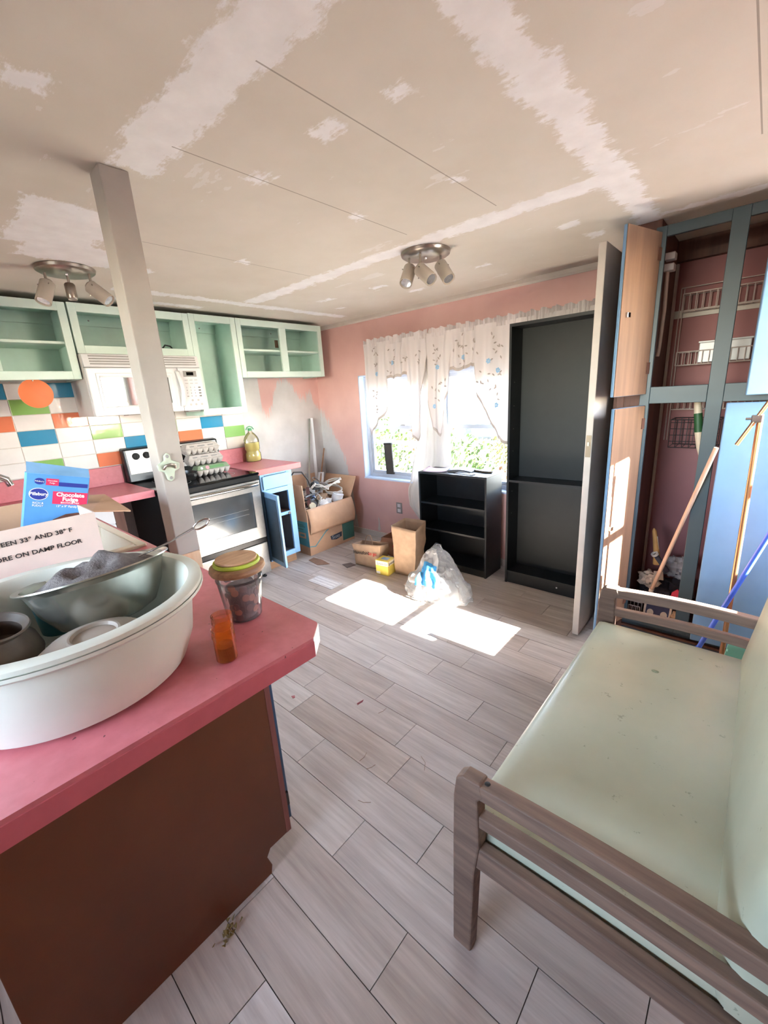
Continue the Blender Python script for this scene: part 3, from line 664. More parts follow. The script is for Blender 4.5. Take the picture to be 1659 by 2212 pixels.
# ------------------------------------------------------------------ curtains
cloth = sheer('white curtain fabric', '#dcd4d3', .01, .07)
clothlong = sheer('cream curtain fabric', '#dad2ca', .01, .07)
border = plain('taupe border', '#b7aaa2', .8, var=.08)
t = thing('curtain_rod', 'thin dark curtain rod above the window', 'curtain rod', (-2.1, 3.082, 1.918))
MB().tube([(-2.895, 3.082, 1.918), (-.80, 3.082, 1.918)], .007, 10).build('rod', MT['rubber'], t, smooth=60)
MB().lathe([(0, -.012), (.010, -.008), (.014, 0), (.010, .008), (0, .012)], (-2.905, 3.082, 1.918), 14).build('finial', plain('dark red knob', '#4c1f22', .3), t, smooth=60)
for x in (-2.86, -.9): B(x-.006, x+.006, 3.082, 3.119, 1.909, 1.915).build('bracket', MT['rubber'], t)
def lerp(pts, x):
    for (a, b), (c, d) in zip(pts, pts[1:]):
        if a <= x <= c: return b+(d-b)*(x-a)/max(1e-9, c-a)
    return pts[-1][1] if x > pts[-1][0] else pts[0][1]
def valance(name, label, x0, x1, bot, seed, leaves, flowers, y=3.062):
    t = thing(name, label, 'curtain', ((x0+x1)/2, y, 1.6))
    rnd = random.Random(seed); n = 150
    def surf(x, v):
        z1 = lerp(bot, x); z0 = 1.935; sc = .012*abs(math.sin((x-x0)*38))
        z = z0+(z1-sc*v-z0)*v
        fold = .016*math.sin((x-x0)*62+1.3*math.sin(x*9+seed))*(.35+.65*min(1, v*1.6)) + .010*math.sin(x*23+seed+v*2.2)
        return Vector((x+.006*math.sin(v*7+x*30), y+fold-.012*v, z))
    MB().grid(lambda u, v: surf(x0+(x1-x0)*u, v), n, 26).build('drape', cloth, t, smooth=80)
    # gathered heading
    MB().grid(lambda u, v: Vector((x0+(x1-x0)*u, y+.002+(.006+.008*v)*math.sin(u*(x1-x0)*190+math.sin(u*40)*2), 1.905+.065*v+.008*v*math.sin(u*(x1-x0)*75+seed))), 260, 5).build('heading', cloth, t, smooth=80)
    # scalloped taupe border along the hem
    pts = [surf(x0+(x1-x0)*i/220, 1.0) for i in range(221)]
    bm = MB()
    for s_, k_ in ((0, 1),):
        vs_ = []
        for p in pts: vs_ += [p+Vector((0, -.004, .018)), p+Vector((0, -.004, -.006))]
        bm.add(vs_, [(2*i, 2*i+1, 2*i+3, 2*i+2) for i in range(len(pts)-1)])
    bm.build('hem_border', border, t, solid=.002)
    em = MB(); ef = MB()
    for (x, z) in leaves:
        for q in range(5):
            px, pz = x+rnd.uniform(-.045, .045), z+rnd.uniform(-.06, .06)
            z1 = lerp(bot, px); v = (1.935-pz)/(1.935-z1)
            if not (x0+.01 < px < x1-.01) or v > .93: continue
            c = surf(px, v)+Vector((0, -.006, 0)); a = rnd.uniform(0, 6.28); l, w = .014, .005
            P = [(math.cos(a)*l*i+math.sin(a)*w*j, -math.sin(a)*l*i+math.cos(a)*w*j) for i, j in ((-1, 0), (-.4, 1), (.4, 1), (1, 0), (.4, -1), (-.4, -1))]
            em.add([c+Vector((p[0], 0, p[1])) for p in P]+[c+Vector((p[0], -.001, p[1])) for p in P], [tuple(range(6)), tuple(range(6, 12))[::-1]])
    for (x, z) in flowers:
        z1 = lerp(bot, x); v = min(.9, (1.935-z)/(1.935-z1)); c = surf(x, v)+Vector((0, -.007, 0))
        for k_ in range(6):
            a = k_*1.047+.3; l, w = .022, .008
            P = [(math.cos(a)*i*l-math.sin(a)*j*w, math.sin(a)*i*l+math.cos(a)*j*w) for i, j in ((.1, 0), (.6, 1), (1, 0), (.6, -1))]
            ef.add([c+Vector((p[0], 0, p[1])) for p in P]+[c+Vector((p[0], -.001, p[1])) for p in P], [(0, 1, 2, 3), (7, 6, 5, 4)])
    if em.v: tag(em.build('leaf_embroidery', plain('grey brown thread', '#a69a94', .8), t, fix=False), kind='stuff')
    if ef.v: tag(ef.build('flower_embroidery', plain('blue thread', '#8fb6d6', .8), t, fix=False), kind='stuff')
    return t
V1 = [(-2.915, 1.16), (-2.875, 1.08), (-2.80, 1.19), (-2.68, 1.31), (-2.632, 1.41), (-2.628, 1.63), (-2.546, 1.62), (-2.40, 1.645), (-2.385, 1.33), (-2.355, 1.10), (-2.31, 1.06), (-2.275, 1.14), (-2.235, 1.5), (-2.185, 1.72)]
V2 = [(-2.17, 1.40), (-2.14, 1.17), (-2.05, 1.11), (-2.03, 1.28), (-1.962, 1.47), (-1.955, 1.65), (-1.88, 1.635), (-1.76, 1.655), (-1.712, 1.66), (-1.70, 1.44), (-1.66, 1.33), (-1.545, 1.17), (-1.52, 1.10), (-1.44, 1.06), (-1.36, 1.10), (-1.30, 1.5), (-1.2, 1.65), (-.83, 1.65)]
valance('window_valance', 'white embroidered swag valance on the left half of the window', -2.915, -2.185, V1, 3,
        [(-2.76, 1.83), (-2.75, 1.72), (-2.57, 1.80), (-2.60, 1.70), (-2.29, 1.75), (-2.78, 1.5), (-2.78, 1.36), (-2.41, 1.76)], [(-2.58, 1.745), (-2.75, 1.66)])
valance('window_valance', 'white embroidered swag valance with blue flowers on the right half of the window', -2.17, -.83, V2, 11,
        [(-2.08, 1.80), (-2.08, 1.72), (-1.89, 1.83), (-1.84, 1.76), (-1.83, 1.70), (-1.72, 1.78), (-1.545, 1.80), (-1.55, 1.72), (-1.65, 1.56), (-2.02, 1.55), (-2.10, 1.46), (-1.58, 1.44), (-1.56, 1.56)], [(-2.075, 1.665), (-1.60, 1.67), (-1.545, 1.60), (-1.55, 1.35), (-2.12, 1.355), (-1.83, 1.72)])
t = thing('long_curtain', 'long cream curtain panel hanging between the two windows down to the low bookcase', 'curtain', (-2.2, 3.06, .3))
EL = [(.25, -2.30), (.35, -2.40), (.42, -2.46), (.5, -2.47), (.57, -2.475), (.66, -2.44), (.8, -2.41), (1.1, -2.33), (1.5, -2.27), (1.95, -2.26)]
ER = [(.25, -2.12), (.5, -2.08), (.9, -1.98), (1.3, -2.03), (1.95, -2.10)]
MB().grid(lambda u, v: (lambda z: Vector((lerp(EL, z)+(lerp(ER, z)-lerp(EL, z))*u, 3.098+.010*math.sin(u*26+z*1.5)+.005*math.sin(u*11-z*6), z)))(.25+1.7*v), 70, 40).build('drape', clothlong, t, smooth=80)
MB().grid(lambda u, v: (lambda z: Vector((lerp(EL, z)-.004+.014*u, 3.090+.010*math.sin(.6*u+z*1.5)-.004, z)))(.25+1.7*v), 2, 40).build('side_hem', clothlong, t, smooth=80)
# black board propped in the left window
t = thing('prop_board', 'dark board propping up the left window sash', 'board', (-2.78, 3.19, .70))
Mp = tr(-2.775, 3.193, .685) @ rot('Y', -3)
MB().box(-.05, .05, -.008, .008, 0, .315, M=Mp).build('board', plain('dark weathered board', '#3a3530', .7, var=.2), t, bev=.002)
MB().box(-.05, .05, -.0095, .0095, .30, .318, M=Mp).build('end_cap', MT['rubber'], t)

# outlet and torn paint on the window wall
t = thing('wall_outlet', 'grey double wall outlet on the coral wall under the window', 'outlet', (-2.62, YW, .36))
pl = B(-2.657, -2.583, YW-.006, YW-.0005, .306, .420).build('cover_plate', MT['grey'], t, bev=.003)
for z in (.337, .389): B(-2.639, -2.601, YW-.009, YW-.006, z-.017, z+.017).build('socket', MT['white'], pl, bev=.004)
tag(MB().prism([(-2.915, .23), (-2.905, .20), (-2.900, .14), (-2.895, .10), (-2.90, .075), (-2.925, .07), (-2.935, .09), (-2.925, .12), (-2.918, .16), (-2.922, .2)], 'y', YW-.003, YW-.0008).build('paint_chip', MT['offwhite']), 'torn off white paint flake on the coral wall above the baseboard', 'paint flake')

# ------------------------------------------------------------------ closet
FY = 2.56
t = thing('closet_cabinet', 'tall grey blue built in closet with open doors at the right', 'closet', (-.15, 2.8, 0))
SL = MT['slate']; BL = MT['blue']
for a, b in ((-.489, -.445), (-.210, -.148), (.09, .135)): B(a, b, FY, FY+.019, .10, 2.146).build('stile', SL, t, bev=.002)
for a, b in ((-.445, -.210), (-.148, .09)):
    for z0, z1 in ((.10, .165), (1.345, 1.427), (2.10, 2.146)): B(a, b, FY, FY+.019, z0, z1).build('rail', SL, t, bev=.002)
B(.135, .189, FY, FY+.019, 0, 2.146).build('filler_strip', SL, t)
B(-.489, -.471, FY+.02, YW-.016, 0, ZC-.002).build('side_panel', MT['brownwood'], t); B(.12, .135, FY+.02, YW-.016, 0, ZC-.002).build('side_panel', MT['brownwood'], t)
B(-.47, .119, FY+.02, YW-.016, .05, .062).build('floor_panel', MT['brownwood'], t)
B(-.489, .135, FY+.04, FY+.055, 0, .10).build('toe_kick', SL, t)
B(-.47, .119, YW-.014, YW-.001, .062, ZC-.002).build('back_panel', plain('deep coral paint', '#98605f', .6, var=.06, vs=4), t)  # added panel; its deeper coral stands in for shade inside the closet
B(-.47, .119, YW-.06, YW-.016, 2.08, ZC-.002).build('back_cleat', MT['brownwood'], t)
def closet_door(hx, hy, ang, wd, z0, z1, side, outer):
    # side -1: hinged left, opens to the left; +1: hinged right
    M = tr(hx, hy, 0) @ Matrix.Rotation(ang, 4, 'Z')
    s0, s1 = (0, wd) if side < 0 else (-wd, 0)
    d = MB().box(s0, s1, -.019, -.0035, z0, z1, M=M).build('door', outer, t, bev=.004)
    if side > 0:
        MB().ring([(s0, z0), (s1, z0), (s1, z1), (s0, z1)], [(s0+.018, z0+.018), (s1-.018, z0+.018), (s1-.018, z1-.018), (s0+.018, z1-.018)], 'y', -.0215, -.018)
    ip = MB().box(s0+.002, s1-.002, -.0035, 0, z0+.002, z1-.002, M=M).build('inner_face', MT['oak'], d)
    for z in (z0+.10, z1-.12): 
        e = s0 if side < 0 else s1
        MB().box(e-.012, e+.022, -.001, .003, z, z+.055, M=M).build('hinge', MT['brownwood'], d)
    zc = (z0+z1)/2; fe = s1-.05 if side < 0 else s0+.05
    MB().box(fe-.012, fe+.012, .0, .012, zc-.012, zc+.010, M=M).build('catch', MT['chrome'], d, bev=.002)
    return d
a1 = math.radians(-107)
closet_door(-.462, FY-.004, a1, .285, 1.392, 2.122, -1, BL)
closet_door(-.458, FY-.004, a1+.03, .285, .11, 1.338, -1, BL)
closet_door(.20, FY-.004, math.radians(22), .292, 1.376, 2.122, 1, BL)
closet_door(.16, FY-.004, math.radians(4.5), .292, .11, 1.342, 1, BL)

# white interior door standing open, brown jamb board
t = thing('interior_door', 'off white slab door standing edge on beside the blue closet', 'door', (-.67, 2.7, 0))
B(-.687, -.652, 2.378, 2.80, .012, 2.10).build('slab', MT['offwhite'], t, bev=.003)
lp = B(-.682, -.657, 2.3755, 2.3785, 1.085, 1.20).build('latch_plate', plain('aged brass plate', '#8d7b66', .4, .6), t)
B(-.675, -.664, 2.370, 2.3755, 1.145, 1.165).build('latch_bolt', MT['nickel'], lp)
struct(MB().box(-.60, -.565, 2.58, 2.62, 0, ZC-.001).box(-.62, -.60, 2.60, 2.70, 0, ZC-.001).build('trim_3', MT['brownwood'], bev=.002))
struct(B(-.565, -.490, 2.585, 2.605, 0, ZC-.001).build('trim_4', MT['brownwood']))

# ------------------------------------------------------------------ bench
t = thing('loveseat_bench', 'sage green vinyl loveseat with a weathered grey wooden frame', 'bench', (-.15, 1.3, 0))
BW = MT['benchwood']; SG = MT['bench']
def curve_bar(y0, y1, z_of, x0, x1, th, name, n=18, par=None):
    mb = MB()
    def prof(x): return z_of((x-x0)/(x1-x0))
    poly = [(x0+(x1-x0)*i/n, prof(x0+(x1-x0)*i/n)) for i in range(n+1)] + [(x0+(x1-x0)*i/n, prof(x0+(x1-x0)*i/n)-th) for i in range(n, -1, -1)]
    mb.prism(poly, 'y', y0, y1); return mb.build(name, BW, par or t, bev=.004)
for ya, yb in ((.675, .712), (1.888, 1.925)):
    curve_bar(ya, yb, lambda u: .588+.016*math.sin(math.pi*min(1, u*1.05)), -.425, .28, .042, 'arm_top')
    curve_bar(ya+.004, yb-.004, lambda u: .494+.014*math.sin(math.pi*min(1, u*1.05)), -.405, .27, .036, 'arm_slat')
    curve_bar(ya+.004, yb-.004, lambda u: .392+.012*math.sin(math.pi*u), -.40, .27, .07, 'side_rail')
    MB().prism([(-.452, 0), (-.398, 0), (-.385, .30), (-.372, .40), (-.376, .545), (-.36, .562), (-.37, .597), (-.415, .595), (-.434, .58), (-.442, .52), (-.446, .36)], 'y', ya-.001, yb+.001).build('leg', BW, t, bev=.005)
    MB().prism([(.30, 0), (.25, 0), (.22, .38), (.20, .60), (.255, .60), (.275, .38)], 'y', ya, yb).build('leg', BW, t, bev=.005)
    MB().lathe([(0, .002), (.006, .001), (.007, 0)], (-.36 if ya < 1 else -.30, (ya+yb)/2, .593), 10).build('screw', MT['rubber'], t)
B(-.41, -.375, .715, 1.885, .30, .365).build('front_rail', BW, t, bev=.004)
B(.18, .215, .715, 1.885, .30, .38).build('back_rail', BW, t, bev=.004)
def cushion(x0, x1, y0, y1, z0, z1, r, crown, M=None, n=22):
    mb = MB()
    import itertools
    def pt(u, v, top):
        x = x0+(x1-x0)*u; y = y0+(y1-y0)*v
        ex = min(u, 1-u)*(x1-x0); ey = min(v, 1-v)*(y1-y0)
        def rd(e): return 0 if e >= r else r-math.sqrt(max(0, r*r-(r-e)**2))
        dz = max(rd(ex), rd(ey)); cz = crown*math.sin(math.pi*u)**.6*math.sin(math.pi*v)**.6 if 0 < u < 1 and 0 < v < 1 else 0
        p = Vector((x, y, (z1-dz+cz) if top else (z0+dz*.6)))
        return M @ p if M is not None else p
    def warp(k): # denser near edges
        return .5-.5*math.cos(math.pi*k)
    mb.grid(lambda u, v: pt(warp(u), warp(v), True), n, n); mb.grid(lambda u, v: pt(warp(1-u), warp(v), False), n, n)
    # side strip
    a = [(warp(i/n), 0) for i in range(n)]+[(1, warp(i/n)) for i in range(n)]+[(warp(1-i/n), 1) for i in range(n)]+[(0, warp(1-i/n)) for i in range(n)]
    vs_ = []
    for u, v in a: vs_ += [pt(u, v, True), pt(u, v, False)]
    k = len(a); mb.add(vs_, [(2*i, 2*i+1, 2*((i+1) % k)+1, 2*((i+1) % k)) for i in range(k)])
    return mb
def bench_mat():
    n = N('soiled sage vinyl'); n.set(.42); v = n.coord()
    base = n.ramp(n.noise(v, 3, 4), (.3, '#a8af9a'), (.7, '#b7bda8'))
    tan = n.mix(n.math('MULTIPLY', n.ramp(n.noise(v, 2.3, 3), (.5, (0, 0, 0, 1)), (.75, (1, 1, 1, 1))), .35), base, '#b59f80')
    sp = n.ramp(n.noise(v, 26, 4, .7), (.655, (0, 0, 0, 1)), (.70, (1, 1, 1, 1)))
    n.col(n.mix(n.math('MULTIPLY', sp, .45), tan, '#59604c')); n.bump(n.noise(v, 160, 2), .05, .002); return n.m
MT['benchseat'] = bench_mat()
seat = cushion(-.432, .17, .716, 1.884, .355, .438, .03, .014).build('seat_cushion', MT['benchseat'], t, smooth=50)
MBk = frame3((.058, 1.30, .435), (0, 1, 0), (.135, 0, 1))   # back cushion plane: local x along the bench, y up the back, z out of it
# local z = x cross y of the frame; cushion thickness runs away from the sitter
bk = cushion(-.60, .60, -.02, .47, -.0, .12, .05, .02, M=frame3((.062, 1.30, .43), (0, 1, 0), (.135, 0, 1)))
bk.build('back_cushion', MT['benchseat'], t, smooth=50)
# torn spot
tag(MB().lathe([(.0, .004), (.006, .003), (.011, .0006), (.012, 0)], (-.165, 1.585, .4505), 14, sx=1, sy=.8).build('torn_patch', plain('frayed lining', '#8f9a80', .9, var=.3, vs=200, bump=.8, bs=300), t, smooth=30))

# ------------------------------------------------------------------ ceiling lights
def spot_light(cx, cy, label, heads, rz=0):
    t = thing('ceiling_light', label, 'ceiling light', (cx, cy, ZC))
    MB().lathe([(0, -.024), (.115, -.024), (.128, -.016), (.132, -.004), (.130, 0), (0, 0)], (cx, cy, ZC-.0005), 44).build('canopy', MT['nickel'], t, smooth=35)
    MB().lathe([(0, -.012), (.006, -.010), (.008, -.004), (.008, 0)], (cx, cy, ZC-.024), 12).build('cap_nut', MT['chrome'], t, smooth=50)
    for (dx, dy, drop, tilt, az, full) in heads:
        b = Vector((cx+dx, cy+dy, ZC-.0245)); e = b+Vector((0, 0, -drop))
        st = MB().tube([b, e], .006, 10).build('stem', MT['nickel'], t, smooth=60)
        M = Matrix.Translation(e) @ Matrix.Rotation(az, 4, 'Z') @ rot('Y', tilt)
        MB().lathe([(0, .022), (.020, .022), (.024, .016), (.024, -.05), (.020, -.056), (0, -.05)], (0, 0, 0), 20, M=M).build('socket', MT['nickel'], st, smooth=35)
        if full:
            sh = MB().lathe([(.033, .010), (.034, -.10), (.0325, -.10), (.0315, .010), (.033, .010)], (0, 0, 0), 24, M=M, cap=False).build('glass_shade', MT['frost'], st, smooth=40)
            MB().lathe([(0, -.05), (.015, -.055), (.026, -.088), (.026, -.094), (0, -.095)], (0, 0, 0), 20, M=M).build('bulb', MT['bulb'], st, smooth=40)
            for q in (0, 2.1, 4.2): MB().tube([M @ Vector((.024*math.cos(q), .024*math.sin(q), -.01)), M @ Vector((.04*math.cos(q), .04*math.sin(q), -.01))], .003, 6).build('thumb_screw', MT['nickel'], st)
MT['frost'] = sheer('frosted glass', '#e6ddd0', .25, .5, gloss=.6)
MT['bulb'] = plain('reflector bulb', '#cfcfd2', .1, .7, var=.2, vs=80)
spot_light(-1.455, 2.055, 'nickel ceiling light with three frosted spots near the window wall',
           [(-.068, -.055, .055, 38, math.radians(105), True), (.015, -.07, .075, 50, math.radians(172), True), (.066, .045, .05, 38, math.radians(165), True)])
spot_light(-2.76, .745, 'nickel ceiling light over the counter missing one glass shade',
           [(-.035, -.085, .055, 28, math.radians(120), True), (-.03, .01, .06, 8, math.radians(165), False), (.055, .085, .065, 48, math.radians(225), True)])

# ------------------------------------------------------------------ things on the range and counter
pulp = plain('grey pulp', '#a79c93', .9, var=.12, vs=40, bump=.3, bs=150)
def egg_carton(label, cx, cy, z, rz, green=False):
    t = thing('egg_carton', label, 'egg carton', (cx, cy, z), rz)
    mb = MB(); L, D = .29, .105
    def tray(u, v, s):
        x = (u-.5)*L; y = (v-.5)*D
        cup = .5+.5*math.cos(u*12*math.pi)*1.0; cu = abs(math.sin(u*6*math.pi)); cv = abs(math.sin(v*2*math.pi))
        return Vector((x*(.97), y*.95, .046-.044*(cu*cv)**.45))
    b = MB().grid(lambda u, v: tray(u, v, 0), 60, 20).build('tray', pulp, t, smooth=60, local=True, solid=.0025)
    MB().prism([(-L/2, -D/2), (L/2, -D/2), (L/2, D/2), (-L/2, D/2)], 'z', .046, .050).build('rim', pulp, t, local=True, bev=.001)
    v = []; 
    lid = MB(); a = .008; h = .036
    P0 = [(-L/2+.003, -D/2+.003, .0502), (L/2-.003, -D/2+.003, .0502), (L/2-.003, D/2-.003, .0502), (-L/2+.003, D/2-.003, .0502)]
    P1 = [(-L/2+.022, -D/2+.016, .05+h), (L/2-.022, -D/2+.016, .05+h), (L/2-.022, D/2-.016, .05+h), (-L/2+.022, D/2-.016, .05+h)]
    lid.add(P0+P1, [(3, 2, 1, 0), (4, 5, 6, 7), (0, 1, 5, 4), (1, 2, 6, 5), (2, 3, 7, 6), (3, 0, 4, 7)])
    lo = lid.build('lid', pulp if not green else plain('printed label', '#6b7a5c', .7, var=.15), t, local=True, bev=.004)
    # front face marks
    MFf = frame3((0, -D/2+.003, .0502), (1, 0, 0), (0, .013, h))
    if green:
        MB().box(-.03, .09, .008, .028, .0, .0012, M=MFf).build('green_label', plain('green print', '#4f7a43', .6), lo, local=True)
        MB().lathe([(0, .001), (.015, .001), (.015, 0)], (0, 0, 0), 18, M=MFf @ tr(-.052, .018, .0004)).build('pink_seal', plain('pink print', '#d8838a', .6), lo, local=True)
        MB().lathe([(0, .001), (.010, .001), (.010, 0)], (0, 0, 0), 16, M=MFf @ tr(-.10, .018, .0004)).build('white_seal', MT['paper'], lo, local=True)
    else:
        for k_, w_ in ((-.085, .018), (-.01, .03), (.07, .024)):
            MB().box(k_-w_, k_+w_, .014, .022, 0, .0008, M=MFf).build('print_mark', MT['btn2'], lo, local=True)
    return t
ra = math.radians(90)
egg_carton('egg carton with green and pink label at the bottom of the stack on the range', -3.34, 1.60, .9262, ra+.03, True)
egg_carton('plain grey egg carton in the middle of the stack on the range', -3.36, 1.562, 1.0135, ra-.04)
egg_carton('plain grey egg carton on top of the stack on the range', -3.37, 1.55, 1.1008, ra+.05)
t = thing('frying_pan', 'black pan standing behind the post on the glass cooktop', 'pan', (-3.30, 1.36, .9262))
MB().lathe([(0, 0), (.085, 0), (.10, .03), (.105, .06), (.101, .06), (.096, .03), (.08, .005), (0, .005)], (-3.29, 1.345, .9264), 30).build('bowl', MT['black'], t, smooth=40)
MB().tube([(-3.19, 1.345, .975), (-3.12, 1.345, .985), (-3.07, 1.345, .985)], .011, 8).build('handle', MT['rubber'], t, smooth=60)
t = thing('oil_bottle', 'clear bottle of yellow cooking oil with green cap on the red worktop', 'bottle', (-3.615, 2.16, CZ))
ob = [(.0, 0), (.062, 0), (.070, .008), (.070, .075), (.060, .09), (.060, .105), (.068, .115), (.068, .205), (.055, .235), (.035, .262), (.020, .275), (.017, .29), (.014, .29)]
MB().lathe(ob, (-3.612, 2.165, CZ+.001), 24, sx=.78, sy=1.12).build('bottle', clear('clear plastic', '#f4f0e4', .08, .9), t, smooth=50)
MB().lathe([(0, .004), (.060, .004), (.066, .012), (.066, .073), (.056, .09), (.056, .105), (.064, .116), (.064, .178), (0, .178)], (-3.612, 2.165, CZ+.001), 24, sx=.78, sy=1.12).build('oil', N('yellow oil').m, t, smooth=50)
_o = bpy.data.materials['yellow oil']; _o.node_tree.nodes['Principled BSDF'].inputs['Base Color'].default_value = lin('#eadf9c'); _o.node_tree.nodes['Principled BSDF'].inputs['Roughness'].default_value = .15; _o.node_tree.nodes['Principled BSDF'].inputs['Transmission Weight'].default_value = .3
MB().lathe([(.019, 0), (.020, .018), (.016, .024), (0, .024)], (-3.612, 2.165, CZ+.290), 18).build('cap', plain('green cap', '#3e8c5a', .4), t, smooth=40)
MB().tube([(-3.612, 2.125, CZ+.300), (-3.612, 2.14, CZ+.322), (-3.612, 2.165, CZ+.330), (-3.612, 2.19, CZ+.322), (-3.612, 2.205, CZ+.300)], .005, 8).build('cap_handle', bpy.data.materials['green cap'], t, smooth=60)

# ------------------------------------------------------------------ tub and its contents
TC = Vector((-1.012, .13, CZ))
t = thing('wash_tub', 'large round pale green white plastic tub on the near end of the red worktop', 'tub', TC)
tubm = plain('pale celadon plastic', '#d5d8cc', .35, var=.03)
MB().lathe([(0, .002), (.185, .002), (.205, .012), (.225, .06), (.240, .165), (.256, .168), (.262, .174), (.262, .182), (.255, .186), (.236, .184), (.230, .176), (.212, .06), (.192, .018), (0, .012)], TC, 64).build('basin', tubm, t, smooth=40)
MB().lathe([(.2565, .1600), (.2635, .166), (.2635, .1725), (.2575, .1695)], TC, 64, cap=False).build('rim_lip', tubm, t, smooth=40)
t = thing('mixing_bowl', 'dull steel mixing bowl of grey lint tilted inside the tub', 'bowl', (-1.09, .23, 1.0))
MbT = tr(-1.10, .225, 1.0) @ rot('Y', -12) @ rot('X', 2)
MB().lathe([(0, 0), (.075, 0), (.10, .012), (.125, .055), (.140, .105), (.143, .118), (.156, .121), (.157, .118), (.146, .114), (.137, .10), (.12, .05), (.095, .014), (.07, .005), (0, .005)], (0, 0, 0), 44, M=MbT).build('bowl', plain('dull steel', '#a8a79c', .25, .9, var=.15, vs=12), t, smooth=40)
def lump(M, rx, ry, h, seed, n=28):
    mb = MB()
    def f(u, v):
        a = 2*math.pi*u; r = v
        z = h*(1-r*r)*(.55+.8*noise.noise(Vector((math.cos(a)*r*2.5, math.sin(a)*r*2.5, seed))))
        return M @ Vector((math.cos(a)*rx*r, math.sin(a)*ry*r, max(.0, z)))
    return mb.grid(f, n, 12, wrap=True)
tag(lump(MbT @ tr(-.012, 0, .106), .118, .128, .062, 3.3).build('lint_heap', MT['fleece'], smooth=60), 'heap of grey lint filling the steel bowl in the tub', 'lint', kind='stuff')
t = thing('whisk', 'thin steel utensil with a loop handle leaning on the bowl rim', 'utensil', (-1.02, .35, 1.11))
p0, p1 = Vector((-1.07, .30, 1.135)), Vector((-1.005, .412, 1.185))
MB().tube([p0, p0.lerp(p1, .5)+Vector((0, 0, -.004)), p1], .0025, 8).build('stem', MT['chrome'], t, smooth=60)
dv = (p1-p0).normalized(); sv = dv.cross(Vector((0, 0, 1))).normalized(); uv = Vector((.15, 0, 1)).normalized()
MB().tube([p1+dv*(.020-.020*math.cos(a*math.pi/9))+uv*.010*math.sin(a*math.pi/9) for a in range(18)], .0026, 8, closed=True).build('loop', MT['chrome'], t, smooth=60)
t = thing('serving_dish', 'pale oval dish lying upside down at the front inside the tub', 'dish', (-.985, .16, .95))
MB().lathe([(0, .040), (.045, .038), (.070, .026), (.088, .006), (.092, 0), (.087, 0), (.066, .02), (.04, .032), (0, .033)], (0, 0, 0), 36, sx=1.0, sy=1.25, M=tr(-.945, .155, 1.005) @ rot('Y', 10)).build('dish', plain('stoneware', '#b3a698', .5, var=.08), t, smooth=40)
MB().lathe([(.03, .0395), (.033, .046), (.036, .046), (.038, .038)], (0, 0, 0), 30, sx=1.0, sy=1.25, M=tr(-.945, .155, 1.005) @ rot('Y', 10), cap=False).build('foot_ring', plain('stoneware foot', '#a79a8c', .5), t, smooth=40)
t = thing('clay_pot', 'round dark pottery jar with a flared mouth at the left in the tub', 'pot', (-1.06, .03, .95))
pot = plain('dull brown glaze', '#6d6358', .45, var=.2, vs=20)
Mpo = tr(-1.105, .012, .955) @ rot('X', -6) @ rot('Y', 10)
MB().lathe([(0, 0), (.05, 0), (.072, .03), (.076, .058), (.066, .085), (.05, .098), (.046, .106), (.056, .118), (.053, .120), (.043, .108), (.05, .09), (.066, .06), (.05, .012), (0, .01)], (0, 0, 0), 36, M=Mpo).build('pot_body', pot, t, smooth=40)
MB().lathe([(.0545, .1165), (.058, .119), (.0555, .1225), (.0525, .1205)], (0, 0, 0), 36, M=Mpo, cap=False).build('lip', pot, t, smooth=40)
t = thing('plastic_cup', 'teal plastic container at the back of the tub', 'container', (-1.17, .10, .95))
MB().lathe([(0, 0), (.045, 0), (.052, .09), (.055, .095), (.05, .095), (.043, .006), (0, .006)], (-1.178, .145, .985), 30).build('cup', plain('teal blue plastic', '#3f7c84', .4), t, smooth=40)
MB().lathe([(.0555, .088), (.058, .092), (.057, .097), (.054, .0955)], (-1.178, .145, .985), 30, cap=False).build('rim', plain('teal rim', '#5a98a0', .4), t, smooth=40)

# cardboard box behind the tub, with the brownie mix box in it
BX = -1.395; by0, by1, bz1 = -.28, .306, 1.198
t = thing('cardboard_box', 'pale cardboard produce box with printed storage instructions behind the tub', 'box', (-1.6, 0, CZ))
cb = MT['cardpale']
ck = .004; xb = -1.80
B(BX-ck, BX, by0, by1, CZ+.001, bz1).build('front_wall', cb, t); B(xb, xb+ck, by0, by1, CZ+.001, bz1).build('back_wall', MT['card'], t)
B(xb+ck, BX-ck, by1-ck, by1, CZ+.001, bz1).build('side_wall', cb, t); B(xb+ck, BX-ck, by0, by0+ck, CZ+.001, bz1).build('side_wall', cb, t)
B(xb+ck, BX-ck, by0+ck, by1-ck, CZ+.001, CZ+.005).build('bottom', cb, t)
MB().add([(BX-.02, by1, bz1), (xb+.02, by1, bz1), (xb+.06, by1+.12, bz1-.012), (BX-.01, by1+.095, bz1-.02), (BX-.02, by1, bz1-.004), (xb+.02, by1, bz1-.004), (xb+.06, by1+.12, bz1-.016), (BX-.01, by1+.095, bz1-.024)], [(0, 1, 2, 3), (7, 6, 5, 4), (0, 3, 7, 4), (1, 0, 4, 5), (2, 1, 5, 6), (3, 2, 6, 7)]).build('flap', MT['card'], t)
MB().add([(xb, by0+.02, bz1), (xb, by1-.22, bz1), (xb-.10, by1-.24, bz1+.075), (xb-.10, by0+.03, bz1+.075), (xb-.004, by0+.02, bz1-.002), (xb-.004, by1-.22, bz1-.002), (xb-.104, by1-.24, bz1+.073), (xb-.104, by0+.03, bz1+.073)], [(0, 1, 2, 3), (7, 6, 5, 4), (0, 3, 7, 4), (1, 0, 4, 5), (2, 1, 5, 6), (3, 2, 6, 7)]).build('flap', MT['card'], t)
